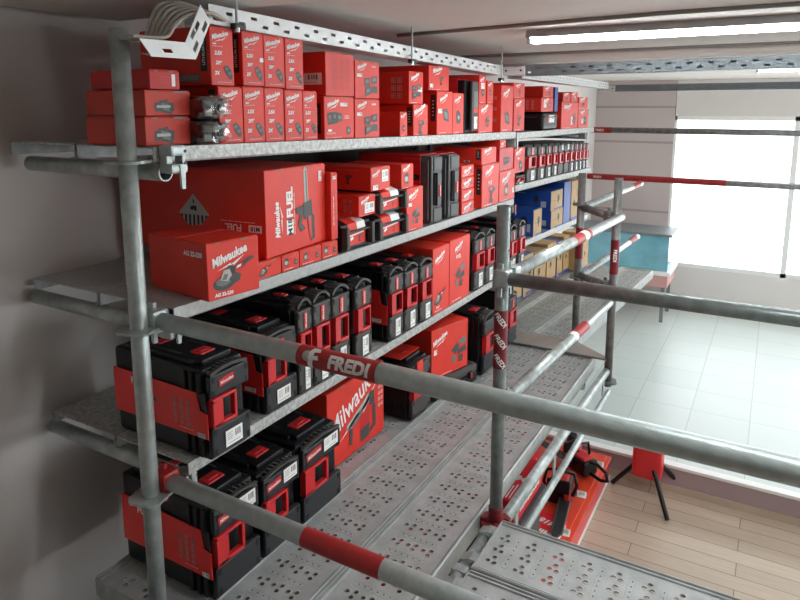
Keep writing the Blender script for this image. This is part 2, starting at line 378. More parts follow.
# ------------------------------------------------------------------ printing on cartons and cases
# silhouettes of the printed tools, in a unit square centred on 0: list of (material, polygon)
def circ(x, y, r, n=14, sy=1.): return [(x+r*math.cos(2*PI*k/n), y+r*sy*math.sin(2*PI*k/n)) for k in range(n)]
def bar(x0, y0, x1, y1, w):
    d = Vector((x1-x0, y1-y0)); p = Vector((-d.y, d.x)).normalized()*w/2
    return [(x0+p.x, y0+p.y), (x0-p.x, y0-p.y), (x1-p.x, y1-p.y), (x1+p.x, y1+p.y)]
PICS = {
 'pack': [('dgrey', [(-.35, .30), (-.05, .45), (.30, .10), (.38, -.25), (.12, -.45), (-.25, -.05)]), ('mgrey', [(-.30, .20), (-.05, .33), (.05, .18), (-.2, .05)]),
          ('mgrey', [(-.02, -.05), (.25, .02), (.28, -.2), (.05, -.25)]), ('dgrey', circ(.2, -.32, .16, 10))],
 'packs': [('dgrey', [(-.5, .28), (-.1, .34), (-.06, .02), (-.48, -.02)]), ('dgrey', [(.02, .36), (.48, .42), (.5, .12), (.04, .05)]), ('mgrey', [(-.42, .22), (-.2, .26), (-.18, .12), (-.4, .1)]),
           ('mgrey', [(.12, .32), (.4, .35), (.4, .2), (.12, .16)]), ('dgrey', [(-.45, -.08), (.1, .0), (.46, -.02), (.5, -.3), (.1, -.28), (-.42, -.46)]), ('redpl', [(-.12, .1), (.1, .12), (.14, -.05), (-.1, -.06)]), ('mgrey', [(-.36, -.16), (-.1, -.12), (-.1, -.24), (-.36, -.32)])],
 'packrow': [('dgrey', [(-.5, .2), (-.22, .26), (-.18, -.22), (-.46, -.26)]), ('dgrey', [(-.18, .24), (.12, .26), (.14, -.2), (-.16, -.22)]), ('dgrey', [(.15, .24), (.48, .2), (.5, -.12), (.18, -.18)]),
             ('mgrey', [(-.44, .1), (-.28, .14), (-.28, .0), (-.42, -.03)]), ('mgrey', [(-.1, .14), (.05, .15), (.05, .0), (-.1, 0)]), ('mgrey', [(.22, .12), (.4, .1), (.4, -.02), (.22, -.02)])],
 'grinder': [('dgrey', circ(-.24, -.20, .29, 20, .52)), ('mgrey', circ(-.25, -.15, .20, 16, .5)), ('dgrey', [(-.1, -.12), (.06, .02), (.24, -.06), (.2, -.2), (.02, -.26)]), ('dgrey', [(-.2, .08), (-.1, .2), (.04, .16), (.0, .02)]), ('lgrey', [(-.34, -.1), (-.24, .1), (-.08, .12), (-.02, -.04), (-.14, -.16)]), ('mgrey', [(-.3, -.1), (-.22, .02), (-.12, .0), (-.18, -.12)]),
             ('dgrey', [(-.04, .0), (.02, .16), (.32, .24), (.34, .10)]), ('redpl', [(.06, .04), (.1, .16), (.30, .21), (.30, .11)]), ('white', [(.1, .09), (.13, .15), (.24, .18), (.23, .12)]), ('dgrey', [(.30, .12), (.31, .24), (.56, .32), (.62, .27)])],
 'chainsaw': [('lgrey', [(-.07, .02), (-.07, .62), (-.02, .68), (.04, .62), (.05, .02)]), ('mgrey', [(-.02, .04), (-.02, .6), (.0, .62), (.02, .6), (.03, .04)]), ('dgrey', [(-.12, .05), (.14, .08), (.16, -.22), (-.1, -.25)]), ('dgrey', [(-.34, .0), (-.14, .02), (-.12, -.12), (-.2, -.28), (-.08, -.4), (-.22, -.44), (-.3, -.3), (-.22, -.14), (-.32, -.1)]),
              ('redpl', [(.0, -.2), (.14, -.2), (.15, -.58), (.04, -.6)]), ('dgrey', [(.1, -.18), (.2, -.2), (.2, -.62), (.06, -.66), (.12, -.56)])],
 'saw': [('mgrey', circ(-.14, .02, .26, 16)), ('lgrey', circ(-.16, .0, .17, 14)), ('dgrey', [(-.4, .1), (-.1, .36), (.1, .25), (.08, .02), (-.12, .14)]), ('redpl', [(.05, .1), (.1, .3), (.4, .28), (.36, .14)]), ('dgrey', [(-.34, -.3), (.1, -.3), (.12, -.22), (-.3, -.22)])],
 'drill': [('dgrey', [(-.42, .30), (.12, .34), (.3, .22), (.3, .08), (-.4, .08)]), ('redpl', [(-.3, .28), (.0, .30), (.0, .16), (-.3, .14)]), ('mgrey', [(.3, .2), (.5, .18), (.5, .12), (.3, .1)]), ('dgrey', [(-.2, .1), (.02, .1), (-.06, -.3), (-.24, -.28)]), ('dgrey', [(-.36, -.26), (.08, -.28), (.06, -.44), (-.36, -.42)])],
 'hammer': [('lgrey', [(-.62, .1), (-.4, .2), (.05, .42), (.2, .5), (.22, .3), (-.1, .16), (-.44, .0), (-.6, -.02)]), ('mgrey', [(-.5, .02), (-.3, .12), (-.1, .2), (-.1, .12), (-.36, .0)]), ('dgrey', [(.18, .48), (.36, .5), (.38, .2), (.2, .2)]), ('redpl', [(-.18, .08), (.18, .22), (.2, -.16), (-.14, -.24)]), ('dgrey', [(-.14, -.2), (.18, -.14), (.16, -.42), (-.14, -.46)]),
            ('dgrey', [(.3, .2), (.42, .18), (.42, -.3), (.16, -.4), (.18, -.3), (.32, -.22)]), ('dgrey', [(-.52, .0), (-.42, -.02), (-.44, -.36), (-.54, -.34)])],
 'spk': [('dgrey', [(-.4, .36), (.3, .24), (.42, -.4), (-.25, -.25)]), ('mgrey', [(-.28, .24), (.2, .16), (.28, -.24), (-.16, -.14)]), ('dgrey', [(-.2, .3), (.1, .42), (.2, .3)])],
 'charger': [('dgrey', [(-.3, .3), (-.05, .42), (.28, .2), (.32, -.3), (-.1, -.42), (-.3, -.2)]), ('mgrey', circ(.02, -.02, .16, 10)), ('lgrey', circ(.02, -.02, .08, 8))],
 'kit': [('dgrey', [(-.4, .06), (-.1, .28), (.05, .1), (-.2, -.1)]), ('mgrey', [(.0, .3), (.3, .42), (.42, .2), (.1, .12)]), ('dgrey', [(-.1, .0), (.35, .1), (.4, -.1), (-.06, -.16)]), ('mgrey', [(-.38, -.1), (-.16, -.16), (-.2, -.42), (-.36, -.36)]), ('dgrey', [(.0, -.2), (.22, -.2), (.18, -.44), (-.02, -.42)])],
 'black': [('blackcard', circ(0, .1, .24, 12)), ('blackcard', [(-.3, -.1), (.28, -.02), (.3, -.12), (-.28, -.22)]), ('blackcard', [(-.1, .1), (.1, .1), (.06, -.45), (-.08, -.45)])],
}

class Print:
    """Collects what is printed on the front ('f') and end ('s') of a carton w x d x h, in face fractions."""
    def __init__(s, w, d, h): s.w, s.d, s.h = w, d, h; s.parts = {}
    def T(s, face, u, v, rot=0., off=.0012):
        if face == 'f': return Matrix.Translation((-s.w/2+u*s.w, -s.d/2-off, v*s.h)) @ Matrix.Rotation(PI/2, 4, 'X') @ Matrix.Rotation(R(rot), 4, 'Z')
        return Matrix.Translation((-s.w/2-off, s.d/2-u*s.d, v*s.h)) @ Matrix.Rotation(-PI/2, 4, 'Z') @ Matrix.Rotation(PI/2, 4, 'X') @ Matrix.Rotation(R(rot), 4, 'Z')
    def mb(s, name, face='f'): return s.parts.setdefault((name, face), MB())
    def fw(s, face): return s.w if face == 'f' else s.d
    def text(s, face, st, u, v, hh, rot=0., m='white', bold=.012, shear=0., part='printed_text', maxw=None, off=.0012):
        me, w, h = text_mesh(st, bold, shear); k = hh/h; kx = k
        if maxw and w*k > maxw: kx = maxw/w
        s.mb(part, face).mesh(me, s.T(face, u, v, rot, off) @ Matrix.Diagonal((kx, k, 1, 1)), m)
    def logo(s, face, u, v, width, rot=14., m='white', bolt=True, off=.0012, bold=.04):
        me, w, h = text_mesh('Milwaukee', bold, .28); k = width/w
        T = s.T(face, u, v, rot, off) @ Matrix.Diagonal((k, k*1.25, 1, 1))
        p = s.mb('logo', face); p.mesh(me, T, m)
        if bolt:
            a = w/2
            p.poly([(-a*.86, -.72, 0), (-a*.02, -.60, 0), (-a*.08, -.74, 0), (a*.78, -.50, 0), (a*.06, -.94, 0), (a*.10, -.80, 0)], m, T)
    def pic(s, face, kind, u, v, size, rot=0., flip=False, off=.0012):
        p = s.mb('tool_picture', face); T = s.T(face, u, v, rot, off) @ Matrix.Diagonal((-size if flip else size, size, 1, 1))
        for i, (m, pl) in enumerate(PICS[kind]):
            tr = tessellate_polygon([[Vector((x, y, 0)) for x, y in pl]])
            zz = .0003*i
            p.add([(x, y, zz) for x, y in pl], [list(t) for t in tr], m, T)
    def rect(s, face, u, v, w, h, m='white', rot=0., part='printed_panel', off=.0010):
        s.mb(part, face).poly([(-w/2, -h/2, 0), (w/2, -h/2, 0), (w/2, h/2, 0), (-w/2, h/2, 0)], m, s.T(face, u, v, rot, off))
    def label(s, face, u, v, w, h, off=.0014, bars=True, part='label'):
        s.rect(face, u, v, w, h, 'white', part=part, off=off)
        if bars:
            T = s.T(face, u, v, 0, off+.0005); p = s.mb(part, face)
            x = .06*w
            i = 0
            while x < w*.38:
                ww = w*(.035 if i % 3 else .06)
                p.poly([(x, -h*.06, 0), (x+ww, -h*.06, 0), (x+ww, h*.36, 0), (x, h*.36, 0)], 'mgrey', T); x += ww*1.9; i += 1
            for k in range(4):
                y = h*(.28-.13*k)
                p.poly([(-w*.42, y, 0), (-w*(.08+.05*(k % 2)), y, 0), (-w*(.08+.05*(k % 2)), y+h*.05, 0), (-w*.42, y+h*.05, 0)], 'lgrey', T)
            p.poly([(-w*.4, -h*.36, 0), (w*.35, -h*.36, 0), (w*.35, -h*.30, 0), (-w*.4, -h*.32, 0)], 'lgrey', T)
    def lines(s, face, u, v, w, h, n, m='white', rot=0.):
        rnd = random.Random(int(u*100+v*1000+n)); T = s.T(face, u, v, rot); p = s.mb('printed_text', face)
        for k in range(n):
            y = h/2-(k+.5)*h/n; t = h/n*.32; x = -w/2
            while x < w/2-.1*w:
                ww = min(w*rnd.uniform(.10, .26), w/2-x)
                p.poly([(x, y-t/2, 0), (x+ww, y-t/2, 0), (x+ww, y+t/2, 0), (x, y+t/2, 0)], m, T); x += ww+w*.03
    def icons(s, face, u, v, w, h, nx, ny, m='pink', rot=0.):
        T = s.T(face, u, v, rot); p = s.mb('printed_text', face)
        for i in range(nx):
            for j in range(ny):
                x = -w/2+(i+.5)*w/nx; y = -h/2+(j+.5)*h/ny; a = min(w/nx, h/ny)*.36; t = a*.22
                for (x0, y0, x1, y1) in ((-a, -a, a, -a+t), (-a, a-t, a, a), (-a, -a, -a+t, a), (a-t, -a, a, a), (-a*.5, -a*.1, a*.4, a*.2), (-a*.3, -a*.6, a*.1, a*.5)):
                    p.poly([(x+x0, y+y0, 0), (x+x1, y+y0, 0), (x+x1, y+y1, 0), (x+x0, y+y1, 0)], m, T)
    def out(s, parent):
        for (n, _f), mb in s.parts.items(): mb.build(n, parent)

# ------------------------------------------------------------------ cartons
def st_acc(P, w, d, h):      # tall battery carton
    P.logo('f', .43, .87, w*.74, 15)
    P.rect('f', .18, .715, w*.16, h*.022); P.lines('f', .33, .675, w*.5, h*.02, 1)
    for t, v in (('2.5X', .565), ('20%', .40), ('2X', .225)):
        P.text('f', t, .34 if t != '2X' else .26, v, h*.072, 0, 'white', .05, .2)
        P.lines('f', .3, v-.062, w*.4, h*.015, 1, 'pale')
    P.pic('f', 'pack', .72, .25, w*.5)
    P.rect('f', .5, .085, w*.92, h*.08, 'pale', off=.0006); P.lines('f', .55, .07, w*.6, h*.018, 1)
    P.rect('s', .91, .60, d*.09, h*.70, 'blackcard'); P.text('s', 'LITHIUM-ION', .91, .60, d*.035, 90, 'white', .02, 0, maxw=h*.5)
    P.rect('s', .66, .14, d*.40, h*.13, 'mgrey', part='grey_panel'); P.lines('s', .66, .14, d*.34, h*.09, 3, 'lgrey')
def st_packs(P, w, d, h):
    P.logo('f', .27, .87, w*.38, 18); P.text('f', 'M18 B5', .76, .87, h*.05, 0, 'white', .03)
    P.label('f', .17, .62, w*.20, h*.09); P.pic('f', 'packs', .63, .36, w*.54)
    P.rect('s', .9, .6, d*.1, h*.6, 'blackcard')
def st_packrow(P, w, d, h):
    P.logo('f', .28, .86, w*.40, 18); P.label('f', .64, .82, w*.24, h*.085)
    P.pic('f', 'packrow', .33, .50, w*.48); P.lines('f', .74, .52, w*.16, h*.10, 3)
    P.rect('f', .17, .22, w*.12, h*.05); P.lines('f', .22, .15, w*.3, h*.05, 2); P.pic('f', 'charger', .80, .20, w*.22); P.lines('f', .3, .05, w*.5, h*.02, 1)
    P.rect('s', .88, .5, d*.14, h*.7, 'blackcard'); P.lines('s', .88, .55, d*.06, h*.4, 6, 'white')
def st_plain(P, w, d, h):
    P.icons('f', .55, .5, w*.72, h*.8, 3, 4, 'pale')
    P.label('s', .78, .40, d*.36, h*.26); P.logo('s', .3, .85, d*.25, 10, 'pale')
def tool(kind, sz=.62, pu=.6, pv=.36, logo=.7, side=None, extra=None, lu=.4, lv=.86):
    def f(P, w, d, h):
        P.logo('f', lu, lv, w*logo, 22 if h > w*.6 else 12)
        P.pic('f', kind, pu, pv, min(w, h)*sz)
        P.lines('f', .35, .05, w*.45, h*.03, 1)
        if extra: extra(P, w, d, h)
        if side: side(P, w, d, h)
    return f
def sd_black(P, w, d, h): P.rect('s', .93, .62, d*.09, h*.6, 'blackcard'); P.lines('s', .93, .62, d*.03, h*.4, 5, 'white'); P.rect('s', .7, .2, d*.12, h*.12, 'lgrey'); P.rect('s', .7, .2, d*.08, h*.07, 'blackcard', off=.0014)
def sd_icons(P, w, d, h): P.icons('s', .84, .5, d*.16, h*.7, 2, 3, 'lgrey'); P.logo('s', .45, .72, d*.35, 8, 'pale')
def sd_pic(P, w, d, h): P.pic('s', 'drill', .7, .5, h*.5); P.lines('s', .7, .86, d*.35, h*.05, 1, 'pink')
def ex_lab(u, v, ww, hh):
    return lambda P, w, d, h: P.label('f', u, v, w*ww, h*hh)
def ex_text(t, u, v, hh, **k):
    return lambda P, w, d, h: P.text('f', t, u, v, h*hh, **k)
def ex_many(*fs):
    def f(P, w, d, h):
        for g in fs: g(P, w, d, h)
    return f
def st_ag(P, w, d, h):
    P.logo('f', .42, .74, w*.70, 15)
    P.pic('f', 'grinder', .46, .42, w*.70); P.text('f', 'AG 22-230', .29, .09, h*.068, -1, 'white', .05, 0)
    P.text('s', 'AG 22-230', .78, .79, h*.095, 1, 'white', .05, 0); P.lines('s', .2, .55, d*.2, h*.1, 3, 'pale')
def st_fuel(P, w, d, h):
    P.logo('f', .17, .42, h*.42, 92)
    P.text('f', 'FUEL', .37, .60, w*.105, 90, 'white', .05, 0); P.rect('f', .37, .305, w*.11, h*.17, 'white'); P.text('f', 'M18', .37, .305, w*.07, 90, 'blackcard', .03, 0, off=.0016)
    P.lines('f', .445, .45, h*.5, w*.02, 1, 'white', 90)
    P.pic('f', 'chainsaw', .66, .52, h*.70, 2)
    P.label('f', .90, .85, w*.055, h*.13, bars=True)
    # hazard diamond with black stripes
    T = P.T('s', .47, .46, 0); q = P.mb('hazard_label', 's'); a = h*.235
    q.poly([(-a, 0, 0), (0, -a, 0), (a, 0, 0), (0, a, 0)], 'lgrey', T)
    T2 = P.T('s', .47, .46, 0, .0016)
    for k in range(-3, 4):
        x0, x1 = (k-.25)*a*.27, (k+.25)*a*.27
        if k in (-3, 3): q.poly([(x0, -.06*a, 0), (x1, -.06*a, 0), (x1, -(a-abs(x1))*.98, 0), (x0, -(a-abs(x0))*.98, 0)], 'blackcard', T2)
        else: q.poly([(x0, -.06*a, 0), (x0, -(a-abs(x0))*.97, 0), (x1, -(a-abs(x1))*.97, 0), (x1, -.06*a, 0)], 'blackcard', T2)
    q.poly([(-.22*a, .22*a, 0), (-.1*a, .14*a, 0), (-.02*a, .24*a, 0), (.08*a, .12*a, 0), (.2*a, .16*a, 0), (.2*a, .36*a, 0), (.05*a, .42*a, 0), (-.2*a, .36*a, 0)], 'blackcard', T2)
    q.poly([(-.06*a, .55*a, 0), (.03*a, .5*a, 0), (.06*a, .68*a, 0), (0, .76*a, 0)], 'blackcard', T2)
    P.text('s', 'FUEL', .765, .34, h*.085, 180, 'white', .03, 0, maxw=d*.20); P.rect('s', .925, .34, d*.095, h*.085, 'white'); P.text('s', 'M18', .925, .34, h*.055, 180, 'blackcard', .02, 0, off=.0016, maxw=d*.07)
    P.lines('s', .80, .41, d*.25, h*.02, 1, 'white')
    P.icons('s', .33, .62, d*.1, h*.18, 2, 1, 'pale')
def st_saw(kind, n=1):
    def f(P, w, d, h):
        P.pic('f', kind, .30, .55, h*.75); P.pic('f', 'charger', .78, .45, h*.45); P.lines('f', .38, .16, w*.55, h*.10, 1)
        P.lines('f', .62, .82, w*.3, h*.06, 1, 'pink')
    return f
def st_fb(P, w, d, h):
    P.label('f', .5, .93, w*.5, h*.05); P.lines('f', .35, .45, h*.45, w*.2, 1, 'white', 90); P.lines('f', .72, .5, h*.4, w*.2, 1, 'pink', 90)
def st_big(P, w, d, h):
    P.logo('f', .47, .74, w*.95, 25, bold=.012); P.pic('f', 'hammer', .62, .37, w*.50)
    P.icons('f', .93, .62, w*.10, h*.5, 2, 6, 'white')
def st_small4(P, w, d, h):
    P.logo('f', .45, .62, w*.62, 16); P.lines('f', .3, .18, w*.45, h*.2, 2); P.pic('f', 'charger', .82, .5, h*.5)
def st_blue(kind='black'):
    def f(P, w, d, h):
        P.rect('f', .5, .5, w*.985, h*.985, 'tan', part='tan_front', off=.0004)
        P.pic('f', kind, .62, .55, min(w, h)*.62); P.lines('f', .25, .5, w*.2, h*.06, 1, 'dgrey'); P.rect('f', .62, .06, w*.7, h*.07, 'blue')
        P.pic('s', 'black', .72, .55, h*.55); P.rect('s', .86, .32, d*.1, h*.3, 'lgrey'); P.lines('s', .3, .85, d*.4, h*.08, 1, 'lgrey')
    return f
def st_tanblack(P, w, d, h):
    P.rect('f', .5, .5, w*.985, h*.985, 'tan', part='tan_front', off=.0004)
    P.lines('f', .78, .7, w*.3, h*.2, 5, 'dgrey'); P.pic('f', 'black', .4, .45, w*.4); P.rect('f', .5, .05, w*.98, h*.08, 'blue')
def st_none(P, w, d, h): pass

def placed(row):
    X0, X1, Y0, d, Z0, Z1, rot = ROWS[row]; w = X1-X0; a = R(rot)
    c = Vector((X0, Y0, 0))+Matrix.Rotation(a, 3, 'Z') @ Vector((w/2, d/2, 0))
    if Z0 < -1.535: Z0 = -1.5305          # on the ridges of the deck boards
    return (c.x, c.y, Z0), a, w, d, Z1-Z0

def carton(row, style, label, group=None, m='red', cat='box', name='cardboard_box', rz=0.):
    loc, a, w, d, h = placed(row)
    t = thing(name, label, cat, loc, a+R(rz), group)
    b = MB(); th = .0035
    b.box((0, 0, h/2), (w, d, h-.004), m, .003)
    b.build('body', t)
    f = MB()                    # two top flaps that meet in the middle, with a slit showing the raw board
    f.box((0, -d/4, h-.001), (w-.004, d/2-.006, th), m, .001); f.box((0, d/4, h-.001), (w-.004, d/2-.006, th), m, .001)
    f.box((0, 0, h-.0022), (w-.006, .006, .001), 'edge')
    f.box((-w*.28, -d/2+.0015, h-.004), (w*.10, .004, .004), 'edge'); f.box((w*.22, -d/2+.0015, h-.004), (w*.16, .004, .004), 'edge')
    f.build('top_flap', t)
    P = Print(w, d, h); style(P, w, d, h); P.out(t)
    return t

# ------------------------------------------------------------------ tool cases
def case(row, label, group=None, wide=False, sleeve=False, logo='v', lab='low', simple=False, text=False, lid_red=True, name='tool_case', card=False, front='grey'):
    loc, a, w, d, h = placed(row)
    t = thing(name, label, 'tool case', loc, a, group)
    yf = -d/2
    b = MB()
    b.box((0, .012, h*.475), (w-.004, d-.024, h*.93), 'black', .012)
    b.box((0, .0, .014), (w*.93, d*.97, .028), 'black', .008)
    if not simple:
        for z0, z1 in ((.70, .90), (.03, .25)):             # upright ribs at the front of each end
            for k in range(3): b.box((-w/2-.0015, yf+.035+.030*k, h*(z0+z1)/2), (.008, .012, h*(z1-z0)), 'black', .003)
        b.box((0, .02, h*.955), (w*.80, d*.72, .022), 'black', .007)
        b.box((0, yf+.07, h*.965), (w*.70, .05, .020), 'black', .006)
        for sx in (-1, 1): b.box((sx*w*.27, .05, h*.975), (.006, d*.55, .012), 'grey', .002)
    b.build('body', t)
    g = front
    for zc_, hh_, slots in ((.77, .225, (.695, .835)), (.185, .30, (.29, .09))):
        p = MB(); p.box((0, yf+.006, h*zc_), (w*.94, .022, h*hh_), g, .006)
        for sx in (-1, 1):
            for z in slots: p.box((sx*w*.40, yf-.0046, h*z), (w*.055, .004, h*.06), 'black')
        p.build('front_panel', t)
    # red lift handle: frame round a dark opening
    u0, u1 = (.03, .60) if wide else (.08, .82)
    x0, x1 = -w/2+u0*w, -w/2+u1*w; zc, hz = h*.505, h*.30
    H = MB(); bw = (x1-x0)*(.40 if wide else .36)
    H.prism([(x0, zc-hz/2), (x0+bw, zc-hz/2+.006), (x0+bw, zc+hz/2-.002), (x0, zc+hz/2-.012)], 'y', yf-.014, yf+.012, 'redpl')
    H.box(((x0+x1)/2, yf-.004, zc+hz/2-hz*.05), (x1-x0, .020, hz*.10), 'redpl', .003); H.box(((x0+x1)/2, yf-.004, zc-hz/2+hz*.07), (x1-x0, .020, hz*.13), 'redpl', .003)
    H.box((x1-w*.03, yf-.004, zc), (w*.06, .020, hz), 'redpl', .003)
    H.build('handle', t)
    if not simple:
        rb = MB(); n = 9 if wide else 7; z0 = h*.885
        arch = h*.055 if wide else h*.115
        ou = [(-w*.47+w*.94*k/16, z0+arch*(math.sin(PI*(k/16*.9+.05))**.6)) for k in range(17)]
        inn = [(x*.88, z-.009) for x, z in ou]
        rb.prism(ou+inn[::-1], 'y', yf-.004, yf+.008, 'grey')
        rb.prism([(x*.99, z-.002) for x, z in ou]+[(w*.46, z0-.03), (-w*.46, z0-.03)], 'y', yf+.045, yf+.05, 'black')
        for k in range(n):
            f = (k+.5)/n; x = -w*.43+w*.86*f; z = z0+arch*(math.sin(PI*(f*.9+.05))**.6)
            rb.box((x, yf+.026, z-.006), (.0055, .042, .012), 'ribedge', .001)
        rb.build('carry_grip', t)
    if lid_red:
        la = MB(); la.box((0, yf+.105, h*.975), (w*.34, .05, .022), 'redpl', .005)
        if not simple: la.box((0, yf+.105, h*.975+.009), (w*.2, .02, .008), 'redpl', .002)
        la.build('latch', t)
        if not simple:
            l2 = MB(); l2.box((0, d*.18, h*.972), (w*.34, .04, .018), 'redpl', .005); l2.build('latch', t)
    P = Print(w, d, h)
    if logo == 'v':
        lg = MB(); lg.box((0, yf-.006, h*.77), (w*.20, .004, h*.17), 'redpl', .001); lo = lg.build('logo_plate', t)
        me, tw, thh = text_mesh('Milwaukee', .02, .2); k = h*.145/tw
        q = MB(); q.mesh(me, Matrix.Translation((0, yf-.009, h*.77)) @ Matrix.Rotation(PI/2, 4, 'X') @ Matrix.Rotation(PI/2, 4, 'Z') @ Matrix.Diagonal((k, k*1.1, 1, 1)), 'white'); q.build('lettering', lo)
    elif logo == 'h':
        lg = MB(); T = Matrix.Translation((-w*.10 if lab == 'low' else -w*.22, yf-.006, h*.79)) @ Matrix.Rotation(R(-6), 4, 'Y')
        lg.box((0, 0, 0), (w*.36, .004, h*.075), 'redpl', .001, T); lo = lg.build('logo_plate', t)
        me, tw, thh = text_mesh('Milwaukee', .02, .2); k = w*.31/tw
        q = MB(); q.mesh(me, T @ Matrix.Translation((0, -.003, 0)) @ Matrix.Rotation(PI/2, 4, 'X') @ Matrix.Diagonal((k, k*1.1, 1, 1)), 'white'); q.build('lettering', lo)
    if lab == 'low': P.label('f', .52 if wide else .55, .17, w*(.42 if wide else .38), h*.17, off=.009)
    elif lab == 'high': P.label('f', .70, .80, w*.36, h*.15, off=.009)
    elif lab == 'tall': P.label('f', .55, .17, w*.34, h*.24, off=.009)
    if sleeve:
        s = MB(); x = -w/2-.003
        out = [(yf+.004, h*.24), (yf+.004, h*.50), (yf+.035, h*.52), (yf+.045, h*.70), (d/2, h*.72), (d/2, h*.24)]
        s.prism(out, 'x', x-.002, x+.001, 'sleeve'); so = s.build('card_sleeve', t)
        k = MB(); k.prism([(yf+.006, h*.52), (yf+.026, h*.55), (yf+.036, h*.69), (yf+.012, h*.71)], 'x', x-.002, x+.001, 'blackcard'); k.build('sleeve_tab', so)
        P.icons('s', .74, .46, d*.20, h*.28, 3, 5, 'lgrey') if text else None
        if text:
            P.text('s', 'FUEL', .28, .63, h*.075, 0, 'white', .04, 0); P.pic('s', 'drill', .42, .46, h*.22)
            P.lines('s', .78, .295, d*.14, h*.016, 1); P.label('s', .93, .27, d*.075, h*.05)
            for n_ in ('printed_text', 'tool_picture', 'label'):
                if (n_, 's') in P.parts: P.parts[n_, 's'].v = [(v[0]-.0055, v[1], v[2]) for v in P.parts[n_, 's'].v]
        else:
            P.label('s', .86, .29, d*.12, h*.05)
            P.parts['label', 's'].v = [(v[0]-.0055, v[1], v[2]) for v in P.parts['label', 's'].v]
    if card:
        k = MB(); k.box((0, .02, h*.985+.006), (w*.98, d*.8, .003), 'red'); k.box((-w*.18, yf-.014, h*.80), (w*.30, .003, h*.34), 'red'); k.build('card_cover', t)
    P.out(t)
    return t

def toolbox(row, label, group):
    loc, a, w, d, h = placed(row)
    t = thing('tool_box', label, 'tool box', loc, a, group); yf = -d/2
    b = MB(); b.box((0, .004, h*.33), (w*.96, d*.96, h*.64), 'black', .008); b.build('base', t)
    l = MB(); l.prism([(yf+.004, h*.62), (yf+.012, h*.86), (yf+.05, h*.99), (d/2-.02, h*.99), (d/2-.004, h*.62)], 'x', -w*.49, w*.49, 'black'); l.build('lid', t)
    g = MB()
    for sx in (-1, 1): g.box((sx*w*.43, yf-.004, h*.45), (w*.10, .03, h*.72), 'grey', .006)
    g.box((0, yf+.004, h*.62), (w*.8, .026, h*.07), 'grey', .004); g.build('clasp', t)
    n1, n2 = Vector((0, -.99, .03)), None
    f = MB(); f.box((.0, yf+.0085, h*.35), (w*.62, .004, h*.40), 'red', .0); fo = f.build('front_label', t)
    P = Print(w, d, h); P.rect('f', .5, .50, w*.5, h*.05, 'white', 4, 'printed_text', -.0055); P.pic('f', 'drill', .62, .34, h*.26, 0, False, -.0055); P.rect('f', .34, .38, w*.1, h*.1, 'white', 20, 'printed_text', -.0055); P.out(t)
    q = MB(); e = .0015
    def sl(xa, xb, m): q.poly([(xa, yf+.012-e, h*.86+e), (xb, yf+.012-e, h*.86+e), (xb, yf+.05-e, h*.99+e), (xa, yf+.05-e, h*.99+e)], m); q.poly([(xa, yf+.0055-e, h*.66), (xb, yf+.0055-e, h*.66), (xb, yf+.012-e, h*.86+e), (xa, yf+.012-e, h*.86+e)], m); q.poly([(xa, yf+.05-e, h*.99+e), (xb, yf+.05-e, h*.99+e), (xb, yf+.11, h*.99+e), (xa, yf+.11, h*.99+e)], m)
    sl(-w*.28, w*.02, 'red'); sl(w*.02, w*.30, 'white'); q.build('lid_label', t)
    return t

def sleeved_case(row, label, group):
    loc, a, w, d, h = placed(row)
    t = thing('tool_case', label, 'tool case', loc, a, group); yf = -d/2
    s = MB(); th = .004
    s.box((-w/2+th/2, .02, h/2), (th, d-.05, h-.004), 'red2', .001); s.box((w/2-th/2, .02, h/2), (th, d-.05, h-.004), 'red2', .001)
    s.box((0, .02, h-th/2-.002), (w-2*th, d-.05, th), 'red2', .001); s.box((0, .02, th/2), (w-2*th, d-.05, th), 'red2', .001); so = s.build('card_sleeve', t)
    P = Print(w, d, h); P.rect('s', .80, .68, d*.16, h*.08, 'blackcard'); P.lines('s', .8, .94, d*.3, h*.012, 1, 'pink'); P.lines('s', .8, .5, d*.1, h*.03, 1, 'lgrey'); P.pic('s', 'packrow', .8, .68, h*.08); P.out(so)
    b = MB(); ww = w*.84
    b.prism([(-ww/2, h*.10), (-ww/2+.02, h*.02), (ww/2-.03, h*.02), (ww/2, h*.12), (ww/2, h*.88), (ww/2-.03, h*.975), (-ww/2+.02, h*.975), (-ww/2, h*.90)], 'y', yf+.01, d/2-.02, 'spine')
    b.box((-ww*.36, yf+.006, h*.5), (ww*.14, .02, h*.94), 'grey', .006); b.box((0.01, yf+.005, h*.86), (ww*.62, .02, h*.2), 'spine', .008); b.box((.01, yf+.005, h*.13), (ww*.62, .02, h*.2), 'spine', .008); b.build('shell', t)
    g = MB(); g.box((.008, yf-.002, h*.5), (ww*.36, .022, h*.46), 'spine', .008); g.box((-ww*.10, yf-.004, h*.5), (.006, .022, h*.46), 'black'); g.build('handle', t)
    l = MB(); l.box((.008, yf-.015, h*.48), (ww*.13, .006, h*.17), 'redpl', .001); lo = l.build('logo_plate', t)
    me, tw, _ = text_mesh('Milwaukee', .02, .2); k = h*.15/tw; q = MB(); q.mesh(me, Matrix.Translation((.008, yf-.019, h*.48)) @ Matrix.Rotation(PI/2, 4, 'X') @ Matrix.Rotation(PI/2, 4, 'Z') @ Matrix.Diagonal((k, k, 1, 1)), 'white'); q.build('lettering', lo)
    return t
